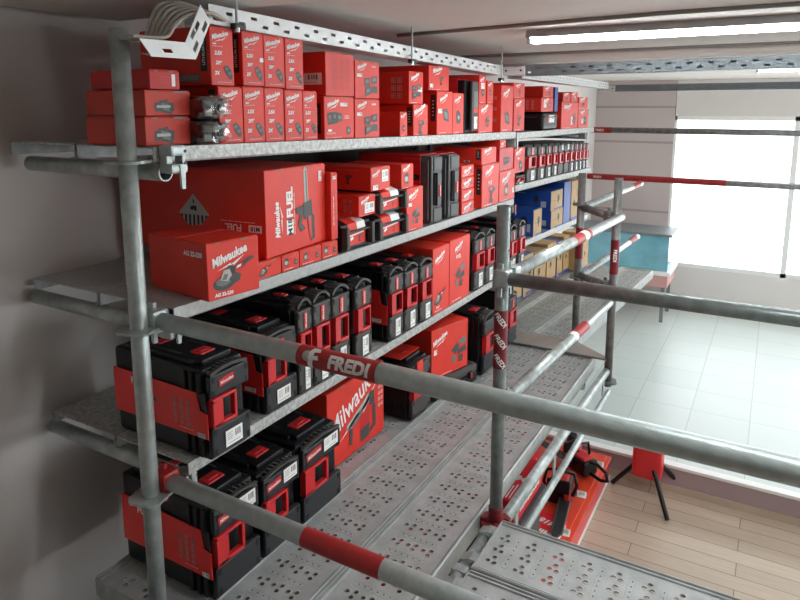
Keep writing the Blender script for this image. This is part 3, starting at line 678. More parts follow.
# ================================================================== THE ROOM
W_ = MB(); W_.box((3.5, 1, -.05), (16, 14, .1), 'wood'); fl = struct('floor', W_, (0, 0, -ZO))
q = MB(); q.box((3.5, -1.5, .40), (13.2, 9.2, .10), 'ceil'); struct('ceiling', q)
q = MB(); q.box((3.5, 2.20, -1.2), (13, .10, 3.2), 'wall'); struct('wall_left', q)
q = MB(); q.box((9.06, 1.70, -1.2), (.12, 1.1, 3.2), 'siding'); q.box((9.06, -2.425, .15), (.12, 7.14, .5), 'wall'); q.box((9.06, -2.425, -2.45), (.12, 7.14, .8), 'wall'); q.box((9.06, -5.8, -1.0), (.12, .4, 2.6), 'wall'); struct('wall_far', q)
q = MB(); q.box((-2.55, -1.8, -1.2), (.10, 8.2, 3.2), 'darkwall'); struct('wall_near', q)
q = MB(); q.box((3.3, -5.95, .15), (11.8, .10, .5), 'wall'); q.box((3.3, -5.95, -2.45), (11.8, .10, .8), 'wall'); q.box((-.5, -5.95, -1), (4.1, .1, 2.3), 'wall'); q.box((8.9, -5.95, -1), (.4, .1, 2.4), 'wall'); struct('wall_right', q)
def window(n, axis, a, b, c, z0, z1, bars):
    g = MB(); f = MB()
    def bx(u0, u1, z0, z1, t, m, mb):
        if axis == 'y': mb.box((c, (u0+u1)/2, (z0+z1)/2), (t, u1-u0, z1-z0), m)
        else: mb.box(((u0+u1)/2, c, (z0+z1)/2), (u1-u0, t, z1-z0), m)
    bx(a+.05, b-.05, z0+.05, z1-.05, .008, 'glass', g)
    for k in range(bars+1):
        u = a+(b-a)*k/bars; lo = max(a, u-.03); hi = min(b, u+.03); bx(lo, hi, z0, z1, .06, 'nosing', f)
    bx(a, b, z0, z0+.05, .06, 'nosing', f); bx(a, b, z1-.05, z1, .06, 'nosing', f)
    o = struct('window_%d' % n, g); p = f.build('window_frame', o)
window(1, 'y', -5.6, 1.15, 9.03, -2.05, -.10, 5)
window(2, 'x', 1.56, 8.68, -5.95, -2.05, -.10, 7)
q = MB(); q.box((6.92, -1.8, -2.685), (4.2, 7.8, .19), 'tile'); struct('floor_upper', q)
q = MB(); q.box((4.80, -1.8, -2.69), (.03, 7.8, .18), 'mauve'); struct('trim_1', q)
q = MB(); q.box((4.81, -1.8, -2.588), (.07, 7.8, .024), 'nosing', .004); struct('trim_2', q)
q = MB(); q.box((4.775, -1.8, -2.755), (.015, 7.8, .05), 'wood'); struct('baseboard_front', q)
q = MB(); q.box((4.42, -1.5, .325), (.30, 7.2, .06), 'ceil', .006); struct('ceiling_beam', q)
q = MB(); q.box((.55, -1.0, .335), (2.1, 6.2, .05), 'ceil', .004); struct('trim_3', q)

# ================================================================== SHELVES (scaffold boards)
def shelf_plank(label, X0, X1, Y0, z0, slope=0., rz=0., W=.33, group=None, m='ledge'):
    t = thing('shelf_plank', label, 'shelf board', (X0, Y0, z0), rz, group)
    L = X1-X0; dz = slope*L; h = .042
    def quad(y0, y1, za, zb):
        return [(0, y0, za), (L, y0, za+dz), (L, y1, zb+dz), (0, y1, zb)]
    b = MB()
    vs = [(0, 0, 0), (L, 0, dz), (L, W, dz), (0, W, 0), (0, 0, -.004), (L, 0, dz-.004), (L, W, dz-.004), (0, W, -.004)]
    b.add(vs, [[0, 1, 2, 3], [7, 6, 5, 4], [3, 2, 6, 7], [0, 3, 7, 4], [1, 5, 6, 2]], m); b.build('board_top', t)
    f = MB()
    pr = [(-.001, .001), (-.001, -h+.006), (.004, -h), (.024, -h), (.024, -h+.003), (.006, -h+.004), (.003, -h+.009), (.003, .001)]
    n = len(pr); vs = [(0, y, z) for y, z in pr]+[(L, y, z+dz) for y, z in pr]
    f.add(vs, [[i, (i+1) % n, (i+1) % n+n, i+n][::-1] for i in range(n)]+[list(range(n)), list(range(n, 2*n))[::-1]], m); f.build('front_lip', t)
    r = MB(); r.add([(0, W-.003, 0), (L, W-.003, dz), (L, W-.003, dz-h), (0, W-.003, -h), (0, W, 0), (L, W, dz), (L, W, dz-h), (0, W, -h)], [[0, 1, 2, 3], [4, 7, 6, 5], [0, 3, 7, 4], [1, 5, 6, 2], [3, 2, 6, 7]], 'wornshadesteel'); r.build('rear_lip', t)  # rear lip coloured dark to stand in for shade under the board
    return t
G = 'scaffold boards used as shelves'
shelf_plank('mottled zinc board of the top shelf, its front lip facing the aisle', 1.165, 3.93, 1.43, -.1050+.0165*.095, -.0165, group=G)
shelf_plank('inner zinc board of the top shelf, against the wall side', 1.165, 3.93, 1.77, -.1050+.0165*.095, -.0165, group=G)
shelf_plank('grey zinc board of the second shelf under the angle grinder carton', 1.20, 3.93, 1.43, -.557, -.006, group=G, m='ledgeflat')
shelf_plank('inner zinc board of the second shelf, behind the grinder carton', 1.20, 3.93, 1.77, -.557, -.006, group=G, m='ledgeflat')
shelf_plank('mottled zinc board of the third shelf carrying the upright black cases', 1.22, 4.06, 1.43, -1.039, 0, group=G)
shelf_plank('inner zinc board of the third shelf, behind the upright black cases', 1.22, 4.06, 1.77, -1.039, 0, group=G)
F0 = (3.95, 1.43); FA = R(-3.5)
def fp(u, v):                     # a point of the far rack: u along it, v into it
    p = Matrix.Rotation(FA, 2) @ Vector((u, v)); return (F0[0]+p.x, F0[1]+p.y)
for lab_, z, u0, L in (('far zinc board of the top shelf, beyond the scaffold joint', -.156, 0, 1.72), ('far zinc board under the long row of upright black cases', -.493, 0, 1.68), ('far zinc board of the shelf with the blue cartons', -.886, .16, 1.5)):
    x, y = fp(u0, 0); shelf_plank(lab_, x, x+L-.12, y, z, 0, FA, .5, G)
def ledger(label, X, Y, z, rz=0., L=.72, red=False, wedge=True, up=0.):
    t = thing('ledger_tube', label, 'scaffold tube', (X, Y, z), rz, 'tubes that carry the shelves')
    b = MB(); b._pipe(Vector((0, .03, 0)), Vector((0, L, 0)), .0242, 'galv', .004, 20); b.build('tube', t)
    h = MB()
    if up:
        h.box((-.012, -.012, up+.018), (.045, .05, .030), 'galv', .007); h.box((-.008, -.012, up-.030), (.055, .05, .026), 'galv', .007); h.box((-.022, .0, up-.006), (.02, .03, .05), 'galv', .004)
        h.box((.016, -.010, up+.006), (.010, .03, .05), 'galv', .003)
    else: h.box((0, .0, 0), (.045, .06, .048), 'galv', .008)
    for zz in (.016, -.016): h.tube([(.012, -.0345, zz+up), (.012, -.0375, zz+up)], .0045, 'darksteel', 10)
    h.build('wedge_head', t)
    w = MB(); z1, z0 = (up-.02, up-.085) if up else (.030, -.036)
    w.prism([(-.010, z1), (.008, z1), (.005, z0), (-.006, z0)], 'y', -.040, -.032, 'redtape' if red else 'galv'); w.build('wedge', t)
for n_, X, z in (('top shelf', 1.212, -.175), ('second shelf', 1.217, -.628), ('third shelf', 1.24, -1.108)):
    ledger('zinc tube with wedge head at the near end under the %s' % n_, X, 1.412 if n_ == 'top shelf' else 1.47, z, L=.66, up=.045 if n_ == 'top shelf' else 0)
for n_, X, z, rd in (('top shelf', 3.945, -.2225, False), ('second shelf', 3.945, -.645, True), ('third shelf', 3.72, -1.108, False)):
    ledger('zinc tube with wedge head at the rack joint under the %s' % n_, X, 1.46, z, L=.66, red=rd)
for n_, z in (('top shelf', -.225), ('row of upright black cases', -.562), ('blue cartons', -.955)):
    x, y = fp(1.38, .02); ledger('zinc tube at the far end under the %s' % n_, x, y, z, FA, .66)

for lab_, c, L, rz in (('added dark sheet for the shade behind the near bay of the rack', (2.84, 2.125, -.55), 2.14, 0), ('added dark sheet for the shade behind the far bay of the rack', (*fp(.84, .705), -.55), 1.5, FA)):  # added dark sheets stand in for the shaded wall behind the cartons
    t = thing('added_shade_sheet', lab_, 'panel', c, rz, 'added shade sheets behind the rack')
    q = MB(); q.box((0, 0, 0), (L, .012, 1.30), 'shadefill'); q.build('sheet', t)
    for sx in (-1, 1): q = MB(); q.box((sx*(L/2-.012), -.010, 0), (.024, .010, 1.30), 'wornshadesteel', .002); q.build('edge_strip', t)
# ================================================================== TOP SHELF
GA = 'battery cartons on the top shelf'
acc = [('b1', 'tall red battery carton in the lower row, behind the film-wrapped packs'), ('b2', 'tall red battery carton, second in the lower row from the film-wrapped packs'), ('b3', 'tall red battery carton, third in the lower row from the film-wrapped packs'),
       ('b4', 'tall red battery carton, fourth in the lower row from the film-wrapped packs'), ('b5', 'slim red battery carton ending the lower row of five on the top shelf'),
       ('u1', 'tall red battery carton standing above the film-wrapped packs, under the white tray'), ('u2', 'tall red battery carton below the first hanging rod, with a small white sticker'), ('u3', 'tall red battery carton, third in the upper row below the white tray'), ('u4', 'tall red battery carton ending the upper row of four below the white tray')]
def acc_x(P, w, d, h): st_acc(P, w, d, h); P.rect('f', .88, .5, w*.18, h*.08, 'white', part='sticker', off=.0016)
for k, l in acc: carton(k, acc_x if k == 'u2' else st_acc, l, GA)
def st_oil(P, w, d, h):
    P.pic('f', 'spk', .42, .36, h*.75); P.rect('f', .40, .36, w*.42, h*.34, 'dgrey', part='tool_picture'); P.rect('f', .38, .38, w*.30, h*.10, 'lgrey', part='tool_picture', off=.0018)
    P.icons('f', .78, .55, w*.2, h*.5, 2, 2, 'pale'); P.rect('f', .75, .96, w*.3, h*.06, 'mgrey')
GB = 'cartons at the near end of the top shelf'
carton('a1', st_oil, 'orange-red carton at the near end of the top shelf, bottom of its stack', GB, 'orange')
carton('a2', st_oil, 'orange-red carton at the near end of the top shelf, middle of its stack', GB, 'orange')
def st_a3(P, w, d, h): P.rect('f', .78, .5, w*.12, h*.6, 'white'); P.lines('f', .5, .5, w*.3, h*.4, 3, 'pale')
carton('a3', st_a3, 'small dark red carton on top of the orange-red stack', GB, 'red2')
carton('b6', st_packrow, 'red carton showing three battery packs, under the plain carton', 'battery kit cartons', 'red')
carton('b7', st_packs, 'red battery kit carton standing on the top shelf board', 'battery kit cartons')
carton('u6', st_packs, 'red battery kit carton stacked on another like it', 'battery kit cartons')
carton('u5', st_plain, 'plain pinkish-red carton with barcode label on its dark end, upper stack', None)
GC = 'red cartons on the top shelf'
carton('b8', tool('charger', .6, .5, .35), 'very small red carton standing low beside the dark gap on the top shelf', GC)
carton('b8b', tool('drill', .62, .55, .3, .8, sd_black), 'red carton with a drill picture, below the carton with the angled view', GC)
carton('u8', tool('packs', .6, .5, .4, .6, sd_icons, ex_lab(.75, .45, .3, .14)), 'red carton with white sticker stacked upon the drill carton', GC)
carton('b9a', tool('spk', .5, .55, .45, .5, sd_black, ex_lab(.18, .55, .24, .1)), 'large red carton with a dark angular tool and black end panel', GC)
carton('b9b', tool('charger', .7, .5, .42, .6), 'narrow red carton with a round dark tool, against the black case spine', GC)
carton('u9', tool('drill', .5, .62, .45, .45, None, ex_lab(.12, .2, .14, .14)), 'wide red carton sitting high under the tray, second rod beside it', GC)
carton('b11', tool('kit', .5, .6, .42, .5), 'red carton beside the tall black case, below two slim cartons', GC)
carton('u11a', tool('charger', .6, .5, .4, .6, None, ex_lab(.5, .62, .5, .2)), 'slim red carton with white label, nearer of the pair over the kit carton', GC)
carton('u11b', tool('charger', .5, .5, .5, .6), 'slim red carton, farther of the pair over the kit carton', GC)
carton('b12', tool('spk', .5, .5, .3, .55, sd_icons), 'tall red carton under the third hanging rod', GC)
carton('b13', tool('drill', .5, .5, .35, .5), 'red carton standing at the rack joint on the top shelf', GC)
carton('u13', tool('kit', .5, .5, .45, .4), 'red carton on top of the one at the rack joint', GC)
def black_spine(row, label):
    loc, a, w, d, h = placed(row); t = thing('tool_case', label, 'tool case', loc, a); yf = -d/2
    s = MB(); s.box((-w/2+.002, .03, h/2), (.004, d-.07, h-.004), 'red2', .001); s.box((w/2-.002, .03, h/2), (.004, d-.07, h-.004), 'red2', .001); s.box((0, .03, h-.004), (w-.009, d-.07, .004), 'red2', .001); s.build('card_sleeve', t)
    b = MB(); b.box((0, .01, h/2-.003), (w-.011, d-.03, h-.012), 'black', .01); b.box((w*.1, yf+.003, h*.5), (w*.62, .016, h*.9), 'grey', .006); b.build('shell', t)
    P = Print(w, d, h); P.rect('f', .66, .62, w*.42, h*.30, 'mgrey', off=.0066); P.label('f', .66, .2, w*.36, h*.22, off=.0066); P.rect('f', .66, .42, w*.42, h*.08, 'red', off=.0066); P.out(t)
    return t
black_spine('b10', 'tall black case with grey spine upright between red cartons, top shelf')
def soft_case(row, label):
    loc, a, w, d, h = placed(row); t = thing('soft_case', label, 'bag', loc, a)
    b = MB(); b.box((0, 0, h*.5), (w, d, h), 'black', .03, None, 3); b.build('body', t)
    z = MB(); z.tube([(-w*.45, -d*.505, h*.72), (w*.45, -d*.505, h*.72)], .004, 'grey', 8); z.tube([(-w*.503, -d*.42, h*.72), (-w*.503, d*.42, h*.72)], .004, 'grey', 8); z.build('zip', t)
    P = Print(w, d, h); P.label('f', .55, .62, w*.36, h*.4); P.rect('f', .33, .62, w*.10, h*.4, 'red', part='red_label', off=.002); P.out(t); return t
soft_case('f1', 'long black soft case on the far top shelf under red cartons')
GD = 'red cartons on the far top shelf'
carton('f2', tool('grinder', .6, .7, .45, .4, sd_icons, ex_lab(.3, .55, .22, .5)), 'red carton lying directly on the long black soft case', GD)
carton('f3', tool('kit', .6, .6, .45, .4), 'flat red carton topmost above the long black soft case', GD)
carton('f4', st_none, 'slim dark blue carton upright on the black soft case', GD, 'blue')
carton('f5', tool('kit', .5, .75, .4, .3, None, ex_many(ex_lab(.62, .3, .12, .3), ex_lab(.2, .82, .12, .12))), 'broad red carton at the bottom of the far red stack', GD, 'red')
carton('f6', tool('charger', .6, .65, .4, .4, None, ex_lab(.4, .35, .2, .24)), 'red carton last on the board at the far end of the top shelf', GD)
carton('f7', tool('spk', .6, .5, .4, .5), 'small red carton on the broad one, beside the blue carton', GD)
carton('f8', tool('kit', .6, .6, .4, .5, None, ex_lab(.6, .4, .2, .4)), 'small red carton on the broad one, second from the blue carton', GD)
carton('f9', tool('packrow', .6, .5, .4, .5), 'red carton stacked on the last one at the far end', GD)

def film_pack(label, x, y, z, seed):
    t = thing('wrapped_pack', label, 'wrapped tool parts', (x, y, z), 0, 'film-wrapped packs'); rnd = random.Random(seed)
    b = MB(); b.box((0, .02, .035), (.10, .08, .066), 'black', .008); b.box((-.02, -.028, .04), (.06, .03, .04), 'black', .006)
    b.tube([(.012, -.05, .034), (.012, -.02, .034)], .020, 'darksteel', 18); b.tube([(.012, -.056, .034), (.012, -.05, .034)], .012, 'black', 14)
    b.box((.035, -.035, .055), (.02, .02, .016), 'mgrey', .004); b.box((-.035, -.046, .022), (.03, .008, .022), 'mgrey', .003); b.build('metal_parts', t)
    f = MB(); bm = bmesh.new(); bmesh.ops.create_icosphere(bm, subdivisions=3, radius=1)
    for v in bm.verts:
        c = v.co; s = 1/max(abs(c.x), abs(c.y), abs(c.z))**.75
        v.co = Vector((c.x*.055*s, c.y*.062*s, c.z*.036*s+.037))+Vector((rnd.uniform(-1, 1), rnd.uniform(-1, 1), rnd.uniform(-.6, .6)))*.0038
        v.co.z = max(v.co.z, .001)
    bm.verts.index_update(); f.add([v.co for v in bm.verts], [[v.index for v in fc.verts] for fc in bm.faces], 'film'); bm.free(); f.build('clear_film', t)
film_pack('film-wrapped steel and black tool parts lying on the top shelf', 1.372, 1.395+.06, -.1055, 1)
film_pack('film-wrapped tool parts stacked upon another wrapped pack', 1.378, 1.395+.06, -.0345, 2)

# ================================================================== SECOND SHELF
carton('ag', st_ag, 'low red angle grinder carton protruding over the second shelf lip', None)
carton('fuel', st_fuel, 'very big red chainsaw carton with hazard diamond on its end', None)
GE = 'saw cartons under the chainsaw carton'
carton('lb1', tool('grinder', .9, .35, .5, .01, None, None, .9, .9), 'flat red saw carton beside the angle grinder carton', GE)
carton('lb2', st_saw('saw'), 'flat red saw carton, second from the angle grinder carton', GE)
carton('lb3', st_saw('saw'), 'flat red saw carton, third from the angle grinder carton', GE)
carton('lb4', st_saw('saw'), 'flat red saw carton, fourth from the angle grinder carton', GE)
carton('fb', st_fb, 'thin upright red carton pressed against the big chainsaw carton', None)
GT = 'small black tool boxes on the second shelf'
toolbox('ta', 'black tool box with red label alone beside the saw cartons', GT)
toolbox('tb', 'black tool box with red label, lower of the stacked pair', GT)
toolbox('tc', 'black tool box with red label, upper of the stacked pair', GT)
GF = 'red cartons on the second shelf'
carton('ra', tool('kit', .01, .5, .5, .5, sd_icons, ex_lab(.62, .40, .58, .5), .35, .8), 'small red carton with white label lying on the lone tool box', GF)
carton('rc', tool('kit', .01, .5, .5, .4, sd_pic, ex_many(ex_lab(.72, .6, .34, .5), ex_lab(.22, .16, .26, .2)), .25, .75), 'red carton with two white labels on the stacked tool boxes', GF)
carton('rd', tool('kit', .6, .55, .36, .6, None, ex_lab(.2, .62, .2, .08)), 'upright red carton between the tool boxes and the grey case spines', GF)
carton('re', tool('saw', .7, .5, .42, .6), 'small red carton with a saw picture on the upright carton', GF)
sleeved_case('sl1', 'tall grey case spine in red card sleeve, nearer of the two', 'grey sleeved cases')
sleeved_case('sl2', 'tall grey case spine in red card sleeve, farther of the two', 'grey sleeved cases')
for k, l in enumerate(('bottom', 'second from the bottom', 'third from the bottom', 'topmost')):
    carton('sm%d' % k, st_small4, 'little red carton, %s of the four beside the grey spines' % l, 'little red cartons in a stack')
carton('p1', tool('drill', .5, .6, .3, .5, sd_black, ex_text('M18', .45, .56, .1, bold=.02)), 'big red carton with black end stripe near the scaffold joint', GF)
carton('p2', tool('saw', .6, .5, .36, .55, None, ex_lab(.88, .3, .12, .16), .4, .78), 'red carton with a saw picture directly behind the near scaffold post top', GF)
carton('p3', tool('kit', .01, .5, .5, .5, sd_black), 'red carton on top of the one with the black end stripe', GF)
carton('p4', tool('packrow', .7, .5, .42, .01, None, None, .9, .9), 'darker red carton with a row of packs on the saw carton', GF, 'red2')
carton('p6', st_small4, 'small red carton crammed under the top shelf board', GF)
carton('p5', tool('charger', .5, .6, .3, .6, None, ex_text('M12', .4, .58, .09, bold=.02)), 'red carton at the joint in front of the long black case row', GF)
case('p0', 'short black case under the red carton at the joint', None, False, False, None, 'low', True)
GFC = 'upright black cases on the far second shelf'
nth = ['first', 'second', 'third', 'fourth', 'fifth', 'sixth', 'seventh', 'eighth', 'ninth', 'tenth', 'last']
for k in range(11): case('fc%d' % k, 'upright black case, %s in the far row counted from the red joint carton' % nth[k], GFC, False, False, 'v' if k not in (4, 5) else None, ('tall' if k not in (4, 5) else 'high'), True, lid_red=False)

# ================================================================== BLUE CARTONS
GBL = 'blue and tan cartons in the far rack'
for k, l in (('bl1', 'small blue and tan carton in front of the stacked pair'), ('bl2', 'blue and tan carton, lower of the stacked pair'), ('bl3', 'blue and tan carton, upper of the stacked pair'), ('bl4', 'tall blue carton just behind the stacked blue pair'), ('bl5', 'tall tan carton at the far end of the blue shelf')):
    carton(k, st_blue() if k not in ('bl4', 'bl5') else (st_none if k == 'bl4' else st_tanblack), l, GBL, 'blue' if k != 'bl5' else 'tan')
x = 4.72
for k, (w_, m_, lab_) in enumerate(((.17, 'blue', 'blue carton with tan front, first on the far deck beyond the rails'), (.20, 'blue', 'blue carton with tan front, second on the far deck beyond the rails'), (.26, 'tan', 'broad tan carton, third on the far deck beyond the rails'), (.22, 'tan', 'tan carton with grey marks, fourth on the far deck beyond the rails'), (.14, 'blue', 'slim blue carton, fifth on the far deck beyond the rails'), (.16, 'tan', 'slim tan carton, sixth on the far deck beyond the rails'))):
    ROWS['lo%d' % k] = (x, x+w_, 1.70-.061*(x-4.72), .30, -1.5385, -1.20+.02*(k % 2), -3.5); x += w_+.03
    carton('lo%d' % k, st_tanblack if m_ == 'tan' else st_blue(), lab_, 'blue and tan cartons on the far deck', m_)
ROWS['lo6'] = (6.02, 6.20, 1.50, .2, -1.5385, -1.16, -3.5)
carton('lo6', st_tanblack, 'tall tan carton standing alone behind the red-banded far post', 'blue and tan cartons on the far deck', 'tan')

# ================================================================== THIRD SHELF
GK = 'upright black cases on the third shelf'
case('c1', 'broad black case with printed red sleeve at the near end of the third shelf', GK, True, True, 'h', 'low', text=True, front='darkfront')
case('c2', 'broad black case with red sleeve, second on the third shelf', GK, True, True, 'h', 'low', front='darkfront')
for k, l in (('c3', 'narrow black case, first of four behind the lettered rail'), ('c4', 'narrow black case, second of four behind the lettered rail'), ('c5', 'narrow black case, third of four behind the lettered rail'), ('c6', 'narrow black case, fourth of four, gap and red sleeve beyond it')):
    case(k, l, GK, False, False, 'v', 'tall')
for k, l in (('c7', 'narrow black case with red sleeve, first of three by the red cartons'), ('c8', 'narrow black case, second of three by the red cartons'), ('c9', 'narrow black case touching the red reciprocating-tool carton, third of three')):
    case(k, l, GK, False, k == 'c7', 'v', 'tall')
carton('rb1', tool('grinder', .6, .4, .25, .6, None, ex_text('M18', .3, .1, .04)), 'tall red carton, nearer of two after the three black cases', 'tall red cartons on the third shelf')
carton('rb2', tool('kit', .6, .5, .42, .4, None, ex_text('FUEL', .42, .72, .06, bold=.02), .42, .88), 'tall red carton, farther of two after the three black cases', 'tall red cartons on the third shelf')
for k, l in (('c10', 'narrow black case, first after the tall red cartons'), ('c11', 'narrow black case close in front of the near scaffold post, third shelf'), ('c12', 'narrow black case just beyond the near scaffold post, third shelf'), ('c13', 'narrow black case with red handle last on the third shelf')):
    case(k, l, GK, False, False, 'v', 'tall')

# ================================================================== ON THE DECK
GL = 'cases standing on the deck'
case('d1', 'broad black case with printed red sleeve, first of three on the deck', GL, True, True, 'h', 'high', text=True, front='darkfront')
case('d2', 'broad black case, middle of the three on the deck', GL, True, False, 'h', 'high', front='darkfront')
case('d3', 'broad black case beside the big red hammer carton, third on the deck', GL, True, False, 'h', 'high', front='darkfront')
carton('rbig', st_big, 'big red carton with demolition hammer and huge white lettering on the deck', None)
case('e1', 'black case with red card over its top, past the hammer carton', GL, True, False, 'h', 'none', card=True)
def flat_case(row, label):
    loc, a, w, d, h = placed(row); t = thing('flat_case', label, 'tool case', loc, a); yf = -d/2
    b = MB(); b.box((0, 0, h*.30), (w, d, h*.56), 'black', .022, None, 3); b.build('base', t)
    l = MB(); l.box((0, 0, h*.74), (w, d, h*.50), 'grey', .025, None, 3); l.box((0, 0, h*.97), (w*.7, d*.6, h*.05), 'grey', .006); l.build('lid', t)
    g = MB(); g.box((-w*.02, yf-.006, h*.42), (w*.34, .018, h*.20), 'black', .006); g.box((w*.30, yf-.003, h*.55), (w*.08, .014, h*.34), 'black', .004); g.build('handle', t)
    p = MB(); p.box((w*.30, yf-.012, h*.55), (w*.03, .005, h*.26), 'redpl', .001); p.build('logo_plate', t)
flat_case('e2', 'low flat black case lying on the deck under a red carton')
carton('rm', tool('kit', .60, .74, .42, .40, None, ex_lab(.10, .55, .08, .10), .22, .80), 'red multi-tool carton propped on the low flat black case', None)
case('e3', 'big black case in front of the near scaffold post on the deck', GL, False, False, None, 'none', text=False, front='darkfront')
case('e4', 'black case with red sleeve standing past the near scaffold post on the deck', GL, False, False, 'v', 'none', front='darkfront')
# ================================================================== SCAFFOLD
PR = .02415
def tube_thing(name, label, cat, a, b, m='galv', group=None, caps=False, r=PR):
    """A straight tube from a to b: Empty at a; parts in its own frame with x along the tube."""
    a = Vector(a); b = Vector(b); d = (b-a); L = d.length
    t = thing(name, label, cat, a, 0, group)
    t.rotation_mode = 'QUATERNION'; t.rotation_quaternion = d.to_track_quat('X', 'Z')
    q = MB(); q._pipe(Vector((0, 0, 0)), Vector((L, 0, 0)), r, m, .004, 32); q.build('tube', t)
    return t, L
def band(t, x0, x1, m='redtape', r=PR):
    q = MB(); q.tube([(x0, 0, 0), (x1, 0, 0)], r+.0012, m, 32, False); return q.build('red_band', t)
def wrap(parent, st, xc, hh, ang, r=PR+.0022, flip=False, turn=0., m='white', extra=None, name='lettering', bold=.03, maxw=None):
    """Lettering bent round the tube; ang is the direction its middle faces (0 = +y side, 90 = +z), letters read along x."""
    me, w, h = text_mesh(st, bold, .08); k = hh/h; kx = k if not maxw else min(k, maxw/w)
    q = MB(); vs = []; c, s = math.cos(R(turn)), math.sin(R(turn))
    def P(x, y):
        x, y = x*c-y*s, x*s+y*c
        if flip: x, y = -x, -y
        ph = R(ang)-y/r
        return (xc+x, r*math.cos(ph), r*math.sin(ph))
    bm = bmesh.new(); bm.from_mesh(me)
    bmesh.ops.subdivide_edges(bm, edges=bm.edges[:], cuts=2); bmesh.ops.triangulate(bm, faces=bm.faces[:]); bm.verts.index_update()
    q.add([P(v.co.x*kx, v.co.y*k) for v in bm.verts], [[v.index for v in f.verts] for f in bm.faces], m); bm.free()
    if extra:
        for mm, pl, lift in extra:
            n = len(pl); bm = bmesh.new(); f = bm.faces.new([bm.verts.new((x*kx/k, y, 0)) for x, y in pl])
            bmesh.ops.triangulate(bm, faces=[f]); bmesh.ops.subdivide_edges(bm, edges=bm.edges[:], cuts=2); bmesh.ops.triangulate(bm, faces=bm.faces[:]); bm.verts.index_update()
            rr = r; r2 = r+lift
            def P2(x, y):
                ph = R(ang)-(-y if flip else y)/rr; return (xc+(-x if flip else x), r2*math.cos(ph), r2*math.sin(ph))
            q.add([P2(v.co.x, v.co.y) for v in bm.verts], [[v.index for v in f.verts] for f in bm.faces], mm); bm.free()
    return q.build(name, parent)
def swirl(x, hh):      # the white emblem before the lettering: a blocky letter riding on a ring
    a = hh/2; E = []
    n = 16
    ring = [(x-.9*a+.62*a*math.cos(R(60+240*k/n)), .62*a*math.sin(R(60+240*k/n))+.1*a) for k in range(n+1)]+[(x-.9*a+.36*a*math.cos(R(60+240*k/n)), .36*a*math.sin(R(60+240*k/n))+.1*a) for k in range(n, -1, -1)]
    E.append(('lgrey', ring, .0))
    E.append(('white', [(x-.75*a, -1.25*a), (x-.72*a, .55*a), (x-.35*a, 1.2*a), (x+.55*a, 1.25*a), (x+.75*a, .75*a), (x+.05*a, .65*a), (x-.02*a, .25*a), (x+.6*a, .3*a), (x+.75*a, -.15*a), (x+.02*a, -.2*a), (x-.1*a, -1.25*a)], .0005))
    return E
def clamp_head(t, x, side=0., m='galv'):
    q = MB(); q.box((x, 0, 0), (.055, .060, .066), m, .012); q.prism([(x-.02, .05), (x+.0, .05), (x-.004, -.07), (x-.016, -.07)], 'y', -.006, .006, m); return q.build('wedge_head', t)
GR = 'guard rails of the scaffold'
t, L = tube_thing('guard_rail', 'thick zinc top rail crossing the front with white FREDI lettering', 'scaffold tube', (1.17, 1.475, -.587), (1.17, -.75, -.587), 'railgalv', GR)
bo = band(t, 1.475-.950, 1.475-.728)
# tube frame: x = along (towards -Y); the lettering faces the aisle end, -X, tilted up
u = Vector((0, -1, 0))
fr = t.rotation_quaternion.to_matrix()
def facing(t, dirv):
    v = t.rotation_quaternion.to_matrix().inverted() @ Vector(dirv); return math.degrees(math.atan2(v.z, v.y))
wrap(bo, 'FREDI', 1.475-.800, .034, facing(t, (-1, 0, .40)), extra=swirl(-.098, .042), bold=.05, maxw=.122)
clamp_head(t, .005)
t, L = tube_thing('guard_rail', 'zinc mid rail low across the front with a plain red band', 'scaffold tube', (1.17, 1.475, -1.076), (1.17, -.75, -1.076), 'railgalv', GR)
band(t, 1.475-.955, 1.475-.722); clamp_head(t, .005, m='redtape')
p1, p2, p3 = (2.13, .81), (3.93, .785), (4.15, 1.055)
GP = 'scaffold uprights'
def rosette(t, x, m='galv'):
    q = MB(); n = 24
    out = [(.060*(1 if (k//3) % 2 else .86)*math.cos(2*PI*k/n), .060*(1 if (k//3) % 2 else .86)*math.sin(2*PI*k/n)) for k in range(n)]
    q.prism(out, 'x', x-.004, x+.004, m); return q.build('rosette', t)
t, L = tube_thing('scaffold_post', 'near zinc upright with red FREDI wrap rising in front of the cases', 'scaffold post', (*p1, -1.595), (*p1, -.338), 'postgalv', GP)
bo = band(t, 1.595-.935, 1.595-.715, 'darktape')
for k, (xx, st) in enumerate(((.690, 'FREDI'), (.765, 'FREDI'), (.845, 'FREDI'))): wrap(bo, st, xx, .020, facing(t, (-1, -.35, 0)), flip=True, turn=38, maxw=.062, bold=.03)
q = MB(); q.tube([(.0, 0, 0), (.10, 0, 0)], PR+.004, 'darktape', 24)
for k in range(4):
    a = k*PI/2+.4; q.box((.03, .045*math.cos(a), .045*math.sin(a)), (.05, .022, .022), 'darktape', .004)
q.build('red_collar', t); rosette(t, .040, 'darktape')
q = MB(); q.tube([(1.10, -.026, 0), (1.10, .026, 0)], .006, 'darksteel', 10); q.tube([(.16, -.026, 0), (.16, .026, 0)], .006, 'shiny', 10); q.build('bolt', t)
q = MB(); q.box((.985, .0, 0), (.05, .056, .056), 'galv', .008); q.build('wedge_head', t)
t, L = tube_thing('scaffold_post', 'slender upright with dark red lettered wrap at the deck corner', 'scaffold post', (*p2, -1.70), (*p2, -.405), 'wornshadesteel', GP)
bo = band(t, 1.70-.985, 1.70-.775, 'darktape')
wrap(bo, 'FREDI', .83, .022, facing(t, (-1, -.3, 0)), flip=True, maxw=.12)
rosette(t, .03, 'wornshadesteel'); rosette(t, 1.06, 'wornshadesteel')
